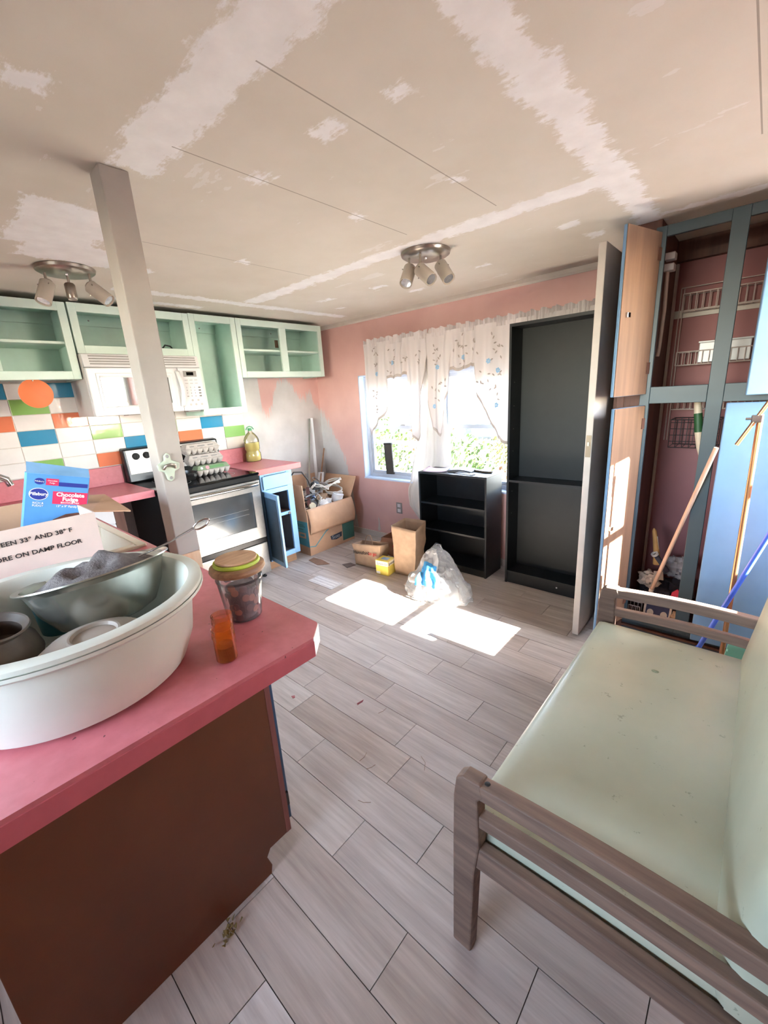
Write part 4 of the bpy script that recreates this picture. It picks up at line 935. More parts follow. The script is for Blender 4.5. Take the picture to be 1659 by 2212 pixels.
for body, y, z, sz in (('STORE BETWEEN 33° AND 38° F', .245, 1.157, .0162), ('DO NOT STORE ON DAMP FLOOR', .260, 1.120, .0162)):
    text_mb(body, sz, frame3((BX+.0006, y, z), (0, 1, 0), (0, 0, 1)), align='RIGHT', sx=1.12, bold=.0003).build('lettering', MT['ink'], t, fix=False)
t = thing('brownie_mix_box', 'blue brownie mix carton with a pink label standing in the cardboard box', 'box', (-1.57, .25, CZ))
Mbm = tr(-1.56, .250, 1.195) @ rot('Z', -4) @ rot('X', -16)
bh, bwid, bd = .205, .152, .045
MB().box(-bd, 0, -bwid/2, bwid/2, -.10, bh-.10, M=Mbm).build('carton', plain('bright blue print', '#4f8cc4', .5, var=.08), t, bev=.002)
MB().add([Mbm @ Vector(p) for p in [(0, -bwid/2, bh-.10), (0, bwid/2, bh-.10), (-.03, bwid/2, bh-.075), (-.03, -bwid/2, bh-.07)]], [(0, 1, 2, 3)]).build('top_flap', plain('light blue print', '#7fb0da', .5), t, solid=.001)
def onb(y, z, x=.0006): return Mbm @ frame3((x, y, z), (0, 1, 0), (0, 0, 1))
dk = plain('dark blue print', '#1f2f86', .5, var=.03); pk = plain('crimson print', '#c92a55', .5, var=.04); wp = MT['paper']
def oval(y, z, ry, rz_, x0, x1, m_, nm):
    MB().prism([(y+ry*math.cos(a*math.pi/14), z+rz_*math.sin(a*math.pi/14)) for a in range(28)], 'x', x0, x1)
    mb = MB().prism([(y+ry*math.cos(a*math.pi/14), z+rz_*math.sin(a*math.pi/14)) for a in range(28)], 'x', x0, x1); mb.v = [Mbm @ v for v in mb.v]; return mb.build(nm, m_, t)
oval(-.045, .045, .0225, .018, 0, .0006, wp, 'logo_ring'); oval(-.045, .045, .021, .0165, .0006, .001, dk, 'logo_badge')
text_mb('Pillsbury', .0125, onb(-.045, .0415, .0012), align='CENTER', bold=.0003).build('lettering', wp, t, fix=False)
MB().box(0, .0008, -.012, bwid/2-.002, .018, .056, M=Mbm).build('label_panel', pk, t)
text_mb('Chocolate', .0165, onb(.031, .042, .001), align='CENTER', bold=.0005).build('lettering', wp, t, fix=False)
text_mb('Fudge', .0165, onb(.031, .0285, .001), align='CENTER', bold=.0005).build('lettering', wp, t, fix=False)
text_mb('BROWNIE MIX', .007, onb(.031, .0205, .001), align='CENTER').build('lettering', wp, t, fix=False)
text_mb('13" x 9" Family Size', .0085, onb(.031, .009, .0006), align='CENTER').build('lettering', wp, t, fix=False)
text_mb('RICH &', .008, onb(-.045, .016, .0006), align='CENTER').build('lettering', wp, t, fix=False); text_mb('FUDGY', .008, onb(-.045, .008, .0006), align='CENTER').build('lettering', wp, t, fix=False)
MB().box(0, .0008, .0, bwid/2-.004, .072, .084, M=Mbm).build('band', dk, t)
oval(-.045, .083, .012, .0095, 0, .0006, dk, 'logo_badge')
MB().box(0, .0008, -.030, .0, .073, .093, M=Mbm).build('small_label', pk, t)
text_mb('Pillsbury', .0065, onb(-.045, .081, .0008), align='CENTER').build('lettering', wp, t, fix=False)
text_mb('Chocolate', .0055, onb(-.015, .085, .001), align='CENTER').build('lettering', wp, t, fix=False); text_mb('Fudge', .0055, onb(-.015, .0785, .001), align='CENTER').build('lettering', wp, t, fix=False)
mb_ = MB().prism([(bwid*.5*c, d) for c, d in ((-.1, -.03), (.3, -.012), (.7, -.006), (.98, -.012), (.98, -.04), (-.1, -.05))], 'x', 0, .0009); mb_.v = [Mbm @ v for v in mb_.v]
mb_.build('brownie_picture', plain('brownie brown print', '#5b3426', .6, var=.25, vs=80), t)

# coin jar
JX, JY = -.953, .480
t = thing('coin_jar', 'clear plastic jar of pennies with a wooden lid and lime band', 'jar', (JX, JY, CZ))
jz = CZ+.001
MB().lathe([(0, .002), (.040, .002), (.044, .006), (.0565, .115), (.0565, .128), (.0552, .128), (.0552, .115), (.0428, .008), (0, .004)], (JX, JY, jz), 40).build('jar_body', sheer('hazy plastic', '#d9d4d6', .86, .4, gloss=1.2), t, smooth=40)
ld = MB().lathe([(0, .1285), (.058, .1285), (.066, .131), (.069, .138), (.067, .146), (.060, .150), (0, .150)], (JX, JY, jz), 44).build('lid', wood('acacia wood', '#7c5a41', '#b38a65', .5, 'y', 14, .05), t, smooth=35)
MB().lathe([(0, .1502), (.056, .1502), (.058, .153), (.056, .159), (0, .159)], (JX, JY, jz), 44).build('seal_band', plain('lime silicone', '#b5c63f', .5, var=.03), ld, smooth=35)
MB().lathe([(0, .1592), (.050, .1592), (.0515, .162), (.0505, .166), (0, .1665)], (JX, JY, jz), 44).build('lid_top', wood('acacia wood top', '#a67c58', '#c79d76', .5, 'y', 14, .05), ld, smooth=35)
MB().lathe([(.0569, .108), (.0582, .110), (.0582, .1135), (.0569, .115)], (JX, JY, jz), 40, cap=False).build('neck_ring', clear('hazy plastic ring', '#d8d4d6', .15, 1.0), t, smooth=40)
core = MB().lathe([(0, .006), (.030, .006), (.039, .088), (0, .094)], (JX, JY, jz), 30).build('coin_fill', plain('dark pennies', '#6d5f5e', .5, .1, var=.3, vs=120, bump=.6, bs=180)); 
tag(core, 'dark mass of old pennies at the core of the jar', 'coins', kind='stuff')
cm = bpy.data.meshes.new('penny'); cb_ = MB().lathe([(0, 0), (.0092, 0), (.0095, .0005), (.0095, .0012), (.0088, .0015), (0, .0013)], (0, 0, 0), 18)
pen = [plain('copper penny a', '#a87868', .4, .3, var=.15), plain('copper penny b', '#7d6460', .45, .2, var=.2), plain('copper penny c', '#c88e78', .35, .3, var=.1)]
pms = []
for q in pen:
    me = bpy.data.meshes.new('penny'); me.from_pydata([tuple(v) for v in cb_.v], [], cb_.f); me.materials.append(q); pms.append(me)
rr = random.Random(5)
for i in range(46):
    z = .016+rr.random()*.085; a = rr.random()*6.283; rad = .0385+(z-.008)*.113-.0012
    o = bpy.data.objects.new('penny', rr.choice([pms[0], pms[1], pms[1], pms[2]])); COL.objects.link(o)
    o.location = (JX+rad*math.cos(a), JY+rad*math.sin(a), jz+z)
    o.rotation_euler = (Vector((math.cos(a), math.sin(a), rr.uniform(-.25, .1)))).to_track_quat('Z', 'Y').to_euler()
    tag(o, 'copper penny pressed against the wall of the lidded jar', 'coin', 'pennies in the lidded jar')

# pill bottles
amber = sheer('amber plastic', '#f07c28', .7, .6, gloss=1.0)
def pill_bottle(x, y, label, dark):
    t = thing('pill_bottle', label, 'pill bottle', (x, y, CZ))
    z = CZ+.001
    MB().lathe([(0, .001), (.020, .001), (.0225, .004), (.0225, .056), (.024, .058), (.024, .062), (.0215, .064), (.0215, .074), (.0235, .075), (.0235, .078), (.020, .078), (.020, .064), (.0208, .056), (.0208, .005), (0, .003)], (x, y, z), 30).build('vial', amber, t, smooth=40)
    MB().lathe([(.0218, .065), (.0232, .0655), (.0232, .0675), (.0218, .068)], (x, y, z), 30, cap=False).build('thread', amber, t, smooth=40)
    if dark: MB().lathe([(0, .0035), (.0198, .0035), (.0200, .036), (.012, .042), (0, .040)], (x, y, z), 24).build('contents', plain('dark herbs', '#3a2a22', .9, var=.4, vs=220, bump=.8, bs=300), t, smooth=40)
    return t
pill_bottle(-.812, .352, 'amber pill vial half full of dark seeds on the red worktop', True)
pill_bottle(-.868, .380, 'empty amber pill vial behind the filled one on the red worktop', False)

# ------------------------------------------------------------------ floor: bags and boxes by the window wall
def paper_bag(name, label, corners, h, top, mat, seed, crumple=.012, inner=None):
    # corners: four floor points (ccw), top: list of 4 offsets for the mouth
    t = thing(name, label, 'paper bag', (sum(c[0] for c in corners)/4, sum(c[1] for c in corners)/4, 0))
    n = 12; m_ = 14
    def edge(pts, s):
        k = s*4; i = int(k) % 4; f = k-int(k); a, b = Vector(pts[i]), Vector(pts[(i+1) % 4]); return a.lerp(b, f)
    lo = [Vector((c[0], c[1], .001)) for c in corners]; hi = [Vector((c[0]+o[0], c[1]+o[1], h+o[2])) for c, o in zip(corners, top)]
    def f(u, v):
        p = edge(lo, u).lerp(edge(hi, u), v)
        q = noise.noise_vector(Vector((p.x*9, p.y*9, p.z*9+seed)))
        w = crumple*math.sin(math.pi*min(1, v*1.15))*(.4+.9*v)
        gus = math.sin(u*math.pi*4)
        return p+Vector((q.x*w, q.y*w, q.z*w*.5 if v > .02 else 0))
    MB().grid(f, 48, m_, wrap=True).build('bag_wall', mat, t, smooth=30, solid=.0015)
    MB().add([lo[0]+Vector((0,0,.001)), lo[1]+Vector((0,0,.001)), lo[2]+Vector((0,0,.001)), lo[3]+Vector((0,0,.001))], [(0, 1, 2, 3)]).build('bag_bottom', mat, t, solid=.0015)
    return t
paper_bag('grocery_bag', 'tall open brown paper grocery bag standing beside the low black bookcase', [(-2.165, 2.482), (-1.975, 2.50), (-1.985, 2.66), (-2.16, 2.65)], .445,
          [(-.02, .0, -.02), (.03, .0, -.035), (.025, .0, .01), (-.01, .0, .005)], MT['kraft'], 1, .022)
hb = paper_bag('carrier_bag', 'crumpled brown paper carrier bag with grocery print and rope handle', [(-2.597, 2.435), (-2.335, 2.455), (-2.345, 2.60), (-2.60, 2.58)], .20,
          [(-.02, -.01, .0), (.04, -.005, .035), (.03, -.02, .02), (-.02, -.02, -.01)], MT['kraft'], 4, .030)
MB().tube([(-2.545, 2.52, .18), (-2.53, 2.52, .235), (-2.505, 2.52, .272), (-2.475, 2.52, .275), (-2.455, 2.52, .24), (-2.447, 2.52, .19)], .0035, 8).build('rope_handle', MT['kraft'], hb, smooth=60)
Mt = frame3((-2.592, 2.4145, .115), (.262, .02, .0), (0, .05, 1)) @ rot('Z', 5)
text_mb('Hannaford', .042, Mt, bold=.0006).build('lettering', MT['ink'], hb, fix=False)
text_mb('to go', .042, Mt @ tr(.172, 0, 0), bold=.0006).build('lettering', MT['inkred'], hb, fix=False)
b2 = paper_bag('carrier_bag', 'brown paper carrier bag lying against the baseboard behind the others', [(-2.60, 2.78), (-2.26, 2.76), (-2.25, 2.98), (-2.58, 2.98)], .16,
          [(.02, .0, .0), (.02, .0, .04), (.0, -.03, .05), (.02, -.04, .02)], plain('rosy kraft paper', '#a2755c', .8, var=.12, vs=14), 9, .030)
MB().prism([(-2.42, .10), (-2.36, .105), (-2.35, .13), (-2.41, .125)], 'y', 2.752, 2.7535).build('red_print', MT['inkred'], b2)
# sweetener box
t = thing('sweetener_box', 'small yellow sweetener carton with a torn open top', 'box', (-2.23, 2.44, 0))
ye = plain('yellow print', '#e9d35c', .55, var=.08, vs=30)
Mq = tr(-2.173, 2.399, .001) @ rot('Z', 8)
MB().box(-.125, 0, 0, .115, 0, .128, M=Mq).build('carton', ye, t, bev=.002)
MB().box(-.123, -.002, -.0008, 0, .085, .124, M=Mq).build('cream_band', plain('cream print', '#f2ead0', .6), t)
MB().box(0, .0008, .003, .112, .085, .124, M=Mq).build('cream_band', bpy.data.materials['cream print'], t)
text_mb('Splenda', .034, Mq @ frame3((-.118, -.0012, .093), (1, 0, 0), (0, 0, 1)), shear=.25).build('lettering', plain('navy print', '#33415f', .6), t, fix=False)
text_mb('Splenda', .032, Mq @ frame3((.0012, .006, .093), (0, 1, 0), (0, 0, 1)), shear=.25).build('lettering', MT['ink'], t, fix=False)
MB().box(-.095, -.03, .035, .085, .1275, .1295, M=Mq).build('open_slot', plain('pale blue slot', '#8ea6c4', .6), t)
MB().box(-.12, -.082, -.0012, 0, .008, .03, M=Mq).build('barcode', MT['paper'], t)

# clear plastic packaging bag
def bag_mat(name, c, tp, gl):
    return sheer(name, c, tp, .55, gloss=gl)
t = thing('plastic_bag', 'crumpled clear plastic bedding bag with blue print on the floor', 'plastic bag', (-1.65, 2.37, 0))
bc = Vector((-1.645, 2.37, 0))
def bagp(u, v, off=0):
    a = 2*math.pi*u; ph = v
    rx, ry = .265, .185
    prof = [(0, .82), (.06, .98), (.14, 1.0), (.3, .88), (.5, .68), (.7, .47), (.88, .27), (1.0, .11)]
    r = lerp(prof, v)
    # pinched corners
    r *= 1+.10*math.cos(3*a+.6)*(1-v)
    z = .40*v**1.05
    p = Vector((math.cos(a)*rx*r, math.sin(a)*ry*r, z))
    q = noise.noise_vector(p*13)*.020+noise.noise_vector(p*34)*.009
    p += q*min(1, .25+v*3)
    p += Vector((math.cos(a), math.sin(a), 0))*(off+.012*math.sin(a*17+v*9)*(1-v))
    p.z = max(.002, p.z)
    return bc+p
MB().grid(lambda u, v: bagp(u, v), 90, 36, wrap=True).build('film', bag_mat('clear film', '#c9cccf', .66, 2.2), t, smooth=22)
MB().grid(lambda u, v: bagp(.60+.22*u, .33+.62*v, .004), 30, 20).build('white_print', sheer('white printed film', '#c9c8c6', .2, .35, gloss=1.2), t, smooth=22)
MB().grid(lambda u, v: bagp(.68+.13*u, .34+.36*v, .008), 20, 14).build('blue_print', sheer('blue printed film', '#4fa3dc', .12, .4, gloss=1.0), t, smooth=22)
MB().lathe([(0, .002), (.012, .002), (.012, 0)], (0, 0, 0), 16, M=tr(*(bagp(.655, .78, .012))) @ rot('X', 70) @ rot('Y', -20)).build('round_mark', MT['btn2'], t)
MB().grid(lambda u, v: bagp(u, .06+.4*v, -.045), 60, 10, wrap=True).build('inner_fold', bag_mat('inner film', '#b9bdc0', .6, 2.0), t, smooth=22)
# envelope / register on the floor
t = thing('floor_register', 'flat white vent grille lying loose on the floor near the range', 'vent cover', (-2.54, 2.01, 0), 0)
B(-2.688, -2.388, 1.95, 2.078, .0005, .004).build('plate', plain('chipped white metal', '#d5d2cf', .5, var=.1, vs=40), t, bev=.001)
for i in range(3):
    B(-2.67, -2.41, 1.968+i*.035, 1.988+i*.035, .004, .0055).build('slat_row', MT['paper'], t, bev=.0008)
tag(MB().prism([(-3.05, 2.25), (-2.88, 2.22), (-2.80, 2.30), (-2.95, 2.33), (-3.06, 2.32)], 'z', .0006, .0025).build('cardboard_scrap', plain('brown scrap', '#8f6f5a', .9, var=.2)), 'thin brown cardboard scrap flat on the floor beside the clutter box', 'cardboard')
tag(MB().prism([(-2.70, 2.36), (-2.60, 2.33), (-2.58, 2.42), (-2.66, 2.43)], 'z', .0006, .003).build('rubber_scrap', plain('dark scrap', '#6b5d58', .9, var=.2)), 'dark flat scrap on the floor left of the carrier bag', 'scrap')

# clutter box in the corner
t = thing('moving_box', 'large open cardboard box printed teal full of cables in the corner', 'box', (-3.35, 2.64, 0))
qx0, qx1, qy0, qy1, qh = -3.62, -3.115, 2.335, 2.935, .465; ct = .006; cm_ = MT['card']
B(qx1-ct, qx1, qy0, qy1, .001, qh).build('front_wall', cm_, t); B(qx0, qx0+ct, qy0, qy1, .001, qh).build('back_wall', cm_, t)
B(qx0+ct, qx1-ct, qy0, qy0+ct, .001, qh).build('side_wall', cm_, t); B(qx0+ct, qx1-ct, qy1-ct, qy1, .001, qh).build('side_wall', cm_, t)
B(qx0+ct, qx1-ct, qy0+ct, qy1-ct, .001, .006).build('bottom', cm_, t)
# flaps: front folded down outside, left and back standing up, right leaning
MB().grid(lambda u, v: Vector((qx1+.004+.030*math.sin(math.pi*min(1, v*.9))+.012*v, qy0+.004+(qy1-qy0-.008)*u, qh-.245*v)), 10, 10).build('flap', cm_, t, smooth=40, solid=.005)
MB().grid(lambda u, v: Vector((qx0+.02+(qx1-qx0-.03)*u, qy0+.002-.010*v, qh+.235*v)), 6, 6).build('flap', cm_, t, solid=.005)
MB().grid(lambda u, v: Vector((qx0+.002-.02*v, qy0+.01+(qy1-qy0-.02)*u, qh+.235*v+.012*math.sin(5*u))), 8, 6).build('flap', cm_, t, solid=.005)
MB().grid(lambda u, v: Vector((qx0+.02+(qx1-qx0-.03)*u, qy1-.002+.10*v, qh+.20*v)), 6, 6).build('flap', cm_, t, solid=.005)
fx = qx1+.0006
MB().prism([(2.336, .10), (2.40, .085), (2.55, .20), (2.64, .235), (2.64, .226), (2.555, .19), (2.405, .075), (2.336, .09)], 'x', qx1, fx).build('teal_line', MT['tealprint'], t)
B(qx1, fx, 2.77, 2.934, .03, .30).build('green_panel', MT['greenprint'], t)
MB().prism([(2.60, .125), (2.61, .085), (2.68, .07), (2.755, .085), (2.76, .135), (2.70, .13)], 'x', qx1, fx).build('logo_badge', plain('dark slate print', '#343c4c', .7), t)
text_mb('Scott', .05, frame3((fx+.0006, 2.622, .088), (0, 1, 0), (0, 0, 1)), sx=1.0).build('lettering', plain('grey print light', '#a9b0b4', .7), t, fix=False)
MB().prism([(-3.30, .10), (-3.12, .085), (-3.12, .34), (-3.34, .34), (-3.34, .12)], 'y', qy0-.0006, qy0).build('teal_panel', MT['tealprint'], t)
for i, (a, b, z) in enumerate(((-3.29, -3.18, .30), (-3.29, -3.16, .285), (-3.29, -3.19, .255))): B(a, b, qy0-.0012, qy0-.0006, z, z+.008).build('print_line', MT['greenprint'], t)
MB().ring([(-3.27, .17), (-3.16, .17), (-3.16, .225), (-3.27, .225)], [(-3.25, .185), (-3.18, .185), (-3.18, .21), (-3.25, .21)], 'y', qy0-.0012, qy0-.0006).build('print_symbol', MT['card'], t)
# contents
rc = random.Random(12)
def coil(label, c, r, n, tube, mat, tilt, cat='cable', sq=1.0):
    c = (c[0], c[1], c[2]+.05)
    t = thing('coiled_cable', label, cat, c)
    M = Matrix.Translation(c) @ rot('X', tilt[0]) @ rot('Y', tilt[1])
    pts = []
    for i in range(n*20+1):
        a = i/20*2*math.pi; k = r*(1+.10*math.sin(i*.31+r*50)); pts.append(M @ Vector((k*math.cos(a), k*sq*math.sin(a), .012*math.sin(a*2.3)+.004*(i/20))))
    MB().tube(pts, tube, 8).build('cable', mat, t, smooth=60)
    e = pts[-1]; d = (pts[-1]-pts[-2]).normalized()
    MB().tube([e, e+d*.02, e+d*.035], [tube*1.2, tube*2, tube*1.6], 8).build('plug', mat, t, smooth=50)
gw = plain('grey white cable', '#c9c4bb', .5); bk_ = MT['rubber']
coil('big loop of pale grey cable bulging over the right side of the cluttered box', (-3.27, 2.80, .565), .115, 2, .007, gw, (18, -12))
coil('middle loop of pale cable on top of the cluttered box', (-3.30, 2.70, .56), .085, 2, .006, gw, (-14, 10))
coil('lower loop of pale cable at the right rim of the cluttered box', (-3.25, 2.83, .50), .085, 2, .007, gw, (10, 18))
coil('thin pale cable loop near the front rim of the cluttered box', (-3.20, 2.52, .475), .065, 1, .005, gw, (60, 30))
coil('small black cable coil in the left of the cluttered box', (-3.25, 2.45, .52), .07, 2, .005, bk_, (25, 30))
tag(MB().tube([(-3.40, 2.38, .58), (-3.36, 2.36, .74), (-3.33, 2.40, .80), (-3.31, 2.48, .79), (-3.30, 2.54, .70), (-3.30, 2.57, .60)], .007, 8).build('black_hose', bk_, smooth=60), 'thin black hose arching above the left of the cluttered box', 'hose')
tag(MB().tube([(-3.14, 2.36, .58), (-3.16, 2.45, .585), (-3.22, 2.55, .565), (-3.24, 2.62, .57), (-3.30, 2.68, .60)], .011, 8).build('black_pipe', plain('dark pipe', '#3b3735', .5), smooth=60), 'dark pipe lying across the front of the cluttered box', 'pipe')
def can(name, label, cat, c, r, h, mat, tilt, matl=None):
    c = (c[0], c[1], c[2]+.035)
    t = thing(name, label, cat, c); M = Matrix.Translation(c) @ rot('X', tilt[0]) @ rot('Y', tilt[1])
    MB().lathe([(0, 0), (r*.92, 0), (r, h*.1), (r, h*.9), (r*.9, h)], (0, 0, 0), 24, M=M).build('body', mat, t, smooth=40)
    MB().lathe([(0, h*.98), (r*.86, h*.98), (r*1.04, h), (r*1.04, h*1.08), (r*.9, h*1.1), (0, h*1.05)], (0, 0, 0), 24, M=M).build('lid', matl or mat, t, smooth=40)
can('paint_tub', 'white plastic tub with lid at the front right of the cluttered box', 'tub', (-3.19, 2.79, .41), .058, .075, MT['white'], (-12, 14))
can('black_canister', 'round black canister lying on top of the cluttered box', 'canister', (-3.34, 2.63, .575), .045, .05, MT['rubber'], (20, 65), MT['black'])
can('beige_knob', 'beige round fitting low in the front of the cluttered box', 'fitting', (-3.19, 2.46, .42), .035, .035, plain('beige plastic', '#cbbfa0', .5), (15, 60))
can('grey_fitting', 'small grey fitting wedged beside the beige one in the cluttered box', 'fitting', (-3.24, 2.55, .40), .03, .05, MT['grey'], (40, 20))
def bar(name, label, cat, p, q, w, th_, mat, end=None):
    t = thing(name, label, cat, p); p = Vector(p); q = Vector(q); d = (q-p); L = d.length
    M = Matrix.Translation(p) @ d.to_track_quat('Z', 'Y').to_matrix().to_4x4()
    MB().box(-w/2, w/2, -th_/2, th_/2, 0, L, M=M).build('bar', mat, t, bev=.001)
    MB().box(-w/2*1.02, w/2*1.02, -th_/2*1.15, th_/2*1.15, L*.94, L*1.0, M=M).build('end', end or mat, t, bev=.001)
bar('metal_channel', 'white metal channel leaning in the cluttered box against the corner', 'channel', (-3.50, 2.80, .10), (-3.66, 2.955, 1.275), .03, .008, MT['white'])
bar('metal_channel', 'grey metal strip leaning left of the white channel in the cluttered box', 'channel', (-3.36, 2.56, .35), (-3.67, 2.935, 1.27), .018, .006, MT['steel'])
bar('wooden_dowel', 'thin brown wooden dowel leaning from the cluttered box to the corner', 'dowel', (-3.34, 2.66, .40), (-3.66, 3.09, .93), .012, .012, wood('dowel wood', '#8a6248', '#a87b5b', .6, 'z'))
bar('pipe_bracket', 'short bright metal bracket standing at the left of the cluttered box', 'bracket', (-3.18, 2.43, .48), (-3.20, 2.445, .66), .035, .006, MT['chrome'])
bar('white_panel_strip', 'wide white plastic strip sticking up at the back of the cluttered box', 'strip', (-3.42, 2.76, .46), (-3.52, 2.90, .70), .06, .01, MT['white'])
bar('grey_panel_strip', 'pale strip beside the wooden dowel at the back of the cluttered box', 'strip', (-3.47, 2.70, .40), (-3.53, 2.72, .72), .05, .008, MT['grey'])
bar('white_spatula', 'long white plastic handle pointing to the white tub in the cluttered box', 'handle', (-3.30, 2.62, .52), (-3.20, 2.74, .475), .018, .01, MT['white'])
bar('chrome_tube_pair', 'short chrome tube at the front left corner inside the cluttered box', 'tube', (-3.145, 2.37, .40), (-3.145, 2.372, .475), .018, .018, MT['chrome'])
def crumple(name, label, cat, c, s, mat, seed):
    t = thing(name, label, cat, c); c = Vector(c)
    def f(u, v):
        a = 2*math.pi*u; b = math.pi*v; d = Vector((math.cos(a)*math.sin(b), math.sin(a)*math.sin(b), -math.cos(b)))
        k = 1+.45*noise.noise(d*2.2+Vector((seed, 0, 0)))+.25*noise.noise(d*5+Vector((0, seed, 0)))
        return c+Vector((d.x*s[0], d.y*s[1], d.z*s[2]))*k
    MB().grid(f, 26, 16, wrap=True).build('wad', mat, t, smooth=20)
    MB().add([c+Vector((s[0]*.5, -s[1]*.9, s[2]*.5)), c+Vector((s[0]*1.3, -s[1]*.3, s[2]*.3)), c+Vector((s[0]*1.1, s[1]*.5, s[2]*1.1)), c+Vector((s[0]*.3, 0, s[2]*1.2))], [(0, 1, 2, 3)]).build('loose_corner', mat, t, solid=.0015)
coil('tangle of pale wire at the centre top of the cluttered box', (-3.34, 2.60, .56), .07, 3, .004, gw, (35, -20))
coil('dark cord loop hanging at the front left of the cluttered box', (-3.17, 2.47, .45), .055, 1, .005, bk_, (75, 20))
coil('grey flex loop at the back right of the cluttered box', (-3.40, 2.78, .57), .09, 1, .006, MT['grey'], (-30, 15))
film = sheer('wrap film', '#d8d9da', .3, .4, gloss=1.0)
crumple('plastic_wrap', 'crumpled clear wrap in the middle of the cluttered box', 'plastic wrap', (-3.30, 2.52, .54), (.075, .07, .06), film, 2)
crumple('plastic_wrap', 'crumpled clear wrap at the back left of the cluttered box', 'plastic wrap', (-3.43, 2.47, .52), (.09, .07, .07), film, 5)
crumple('paper_wad', 'white crumpled paper at the front of the cluttered box', 'paper', (-3.19, 2.60, .44), (.05, .06, .055), MT['paper'], 7)
crumple('paper_wad', 'white torn paper beside the white tub in the cluttered box', 'paper', (-3.21, 2.68, .45), (.05, .05, .04), MT['white'], 9)
crumple('cloth_wad', 'blue and white cloth left of centre in the cluttered box', 'cloth', (-3.24, 2.50, .545), (.05, .035, .025), plain('blue check', '#6d86b8', .8, var=.5, vs=60), 11)
crumple('grey_rag', 'dark grey rag deep in the cluttered box', 'rag', (-3.36, 2.62, .30), (.14, .17, .14), plain('dark rag', '#5a5149', .9, var=.4, vs=25), 13)
crumple('brown_paper', 'brown paper scrap behind the white paper in the cluttered box', 'paper', (-3.30, 2.68, .47), (.07, .07, .06), MT['kraft'], 17)

# ------------------------------------------------------------------ things in and by the closet
wm = MT['wire']
def wire_rack(name, label, x0, x1, y, zt, zb, yf, mat, step=.03, r=.0022, uprights=None):
    t = thing(name, label, 'wire rack', ((x0+x1)/2, y, zb))
    for z, yy in ((zt, yf), (zb, yf), (zt, y), (zb, y)): MB().tube([(x0, yy, z), (x1, yy, z)], r*1.3, 6).build('rail_wire', mat, t)
    x = x0
    while x <= x1+1e-6:
        MB().tube([(x, yf, zt), (x, yf, zb), (x, y, zb), (x, y, zt)], r, 6).build('cross_wire', mat, t)
        x += step
    if uprights:
        for ux in (x0-.02, x0-.005):
            MB().tube([(ux, y, uprights[0]), (ux, y, uprights[1])], r*1.3, 6).build('upright_wire', mat, t)
        MB().tube([(x0-.02, y, uprights[1]), (x1, y, uprights[1])], r*1.3, 6).build('upright_wire', mat, t)
    return t
wire_rack('wire_shelf', 'white wire rack high on the coral back of the closet', -.415, .08, 3.085, 1.905, 1.815, 3.02, wm, uprights=(1.10, 1.945))
wire_rack('wire_shelf', 'white wire rack holding a white box behind the closet frame', -.41, .08, 3.085, 1.60, 1.53, 2.98, wm)
wire_rack('wire_shelf', 'white wire rack just below the middle rail inside the closet', -.41, .08, 3.085, 1.40, 1.285, 3.02, wm)
tag(B(-.468, .118, 3.09, 3.1055, 1.79, 1.83).build('shelf_cleat', MT['offwhite']), 'scuffed white wooden cleat behind the highest wire rack in the closet', 'cleat')
t = thing('storage_box', 'white plastic box standing in the wire rack of the closet', 'box', (-.18, 3.04, 1.54))
B(-.31, -.09, 2.99, 3.075, 1.537, 1.64).build('body', MT['white'], t, bev=.004); B(-.315, -.085, 2.988, 3.077, 1.64, 1.648).build('lid', MT['white'], t, bev=.002)
t = thing('pipe_bundle', 'white plastic clips on the closet side panel near the ceiling', 'clip', (-.46, 2.75, 2.0))
for z in (1.98, 2.03): B(-.4705, -.425, 2.70, 2.76, z, z+.032).build('clip', MT['white'], t, bev=.004)
MB().tube([(-.455, 2.73, 1.98), (-.452, 2.74, 1.8), (-.455, 2.73, 1.62), (-.459, 2.735, 1.58)], .009, 8).build('strap', MT['offwhite'], t, smooth=60)
struct(B(-.470, -.458, 3.06, 3.09, .063, 2.07).build('trim_5', MT['offwhite']))
t = wire_rack('wire_basket', 'black wire basket hanging inside the closet below the middle rail', -.385, -.16, 3.06, 1.235, 1.08, 2.90, MT['blackwire'], .032, .002)
for q in range(5): MB().tube([(-.385, 2.90, 1.08+.035*q), (-.16, 2.90, 1.08+.035*q)], .002, 6).build('rail_wire', MT['blackwire'], t)
for x in (-.385, -.16): MB().tube([(x, 3.06, 1.235), (x, 2.90, 1.235)], .003, 6).build('rail_wire', MT['blackwire'], t)
t = thing('striped_handle', 'white tapered handle with a green band hanging in the closet', 'handle', (-.25, 2.80, 1.0))
p, q = Vector((-.276, 2.80, 1.42)), Vector((-.222, 2.79, 1.045))
MB().tube([p, p.lerp(q, .38)], [.012, .019], 14).build('upper', plain('cream wood', '#d9cbb4', .5), t, smooth=50); MB().tube([p.lerp(q, .381), p.lerp(q, .64)], [.0195, .0195], 14).build('band', plain('green band', '#2f5a35', .5), t, smooth=50)
MB().tube([p.lerp(q, .641), p.lerp(q, .85), q], [.019, .014, .003], 14).build('tip', plain('cream wood tip', '#d9cbb4', .5), t, smooth=50)
t = thing('broom_pole', 'plain wooden pole leaning across the closet opening', 'pole', (-.34, 2.72, .3))
MB().tube([(-.345, 2.645, .29), (-.14, 2.49, 1.14)], .0105, 12).build('shaft', wood('pale pole wood', '#a58a77', '#c2a892', .6, 'z'), t, smooth=60)
MB().tube([(-.3475, 2.6465, .28), (-.344, 2.644, .295)], .0125, 12).build('ferrule', MT['offwhite'], t, smooth=60)
zf = .0625
crumple('canvas_hat', 'pale canvas cloth draped over the junk in the closet bottom', 'cloth', (-.375, 2.74, .315), (.055, .05, .045), plain('cream canvas', '#c3b4a2', .85, var=.12), 21)
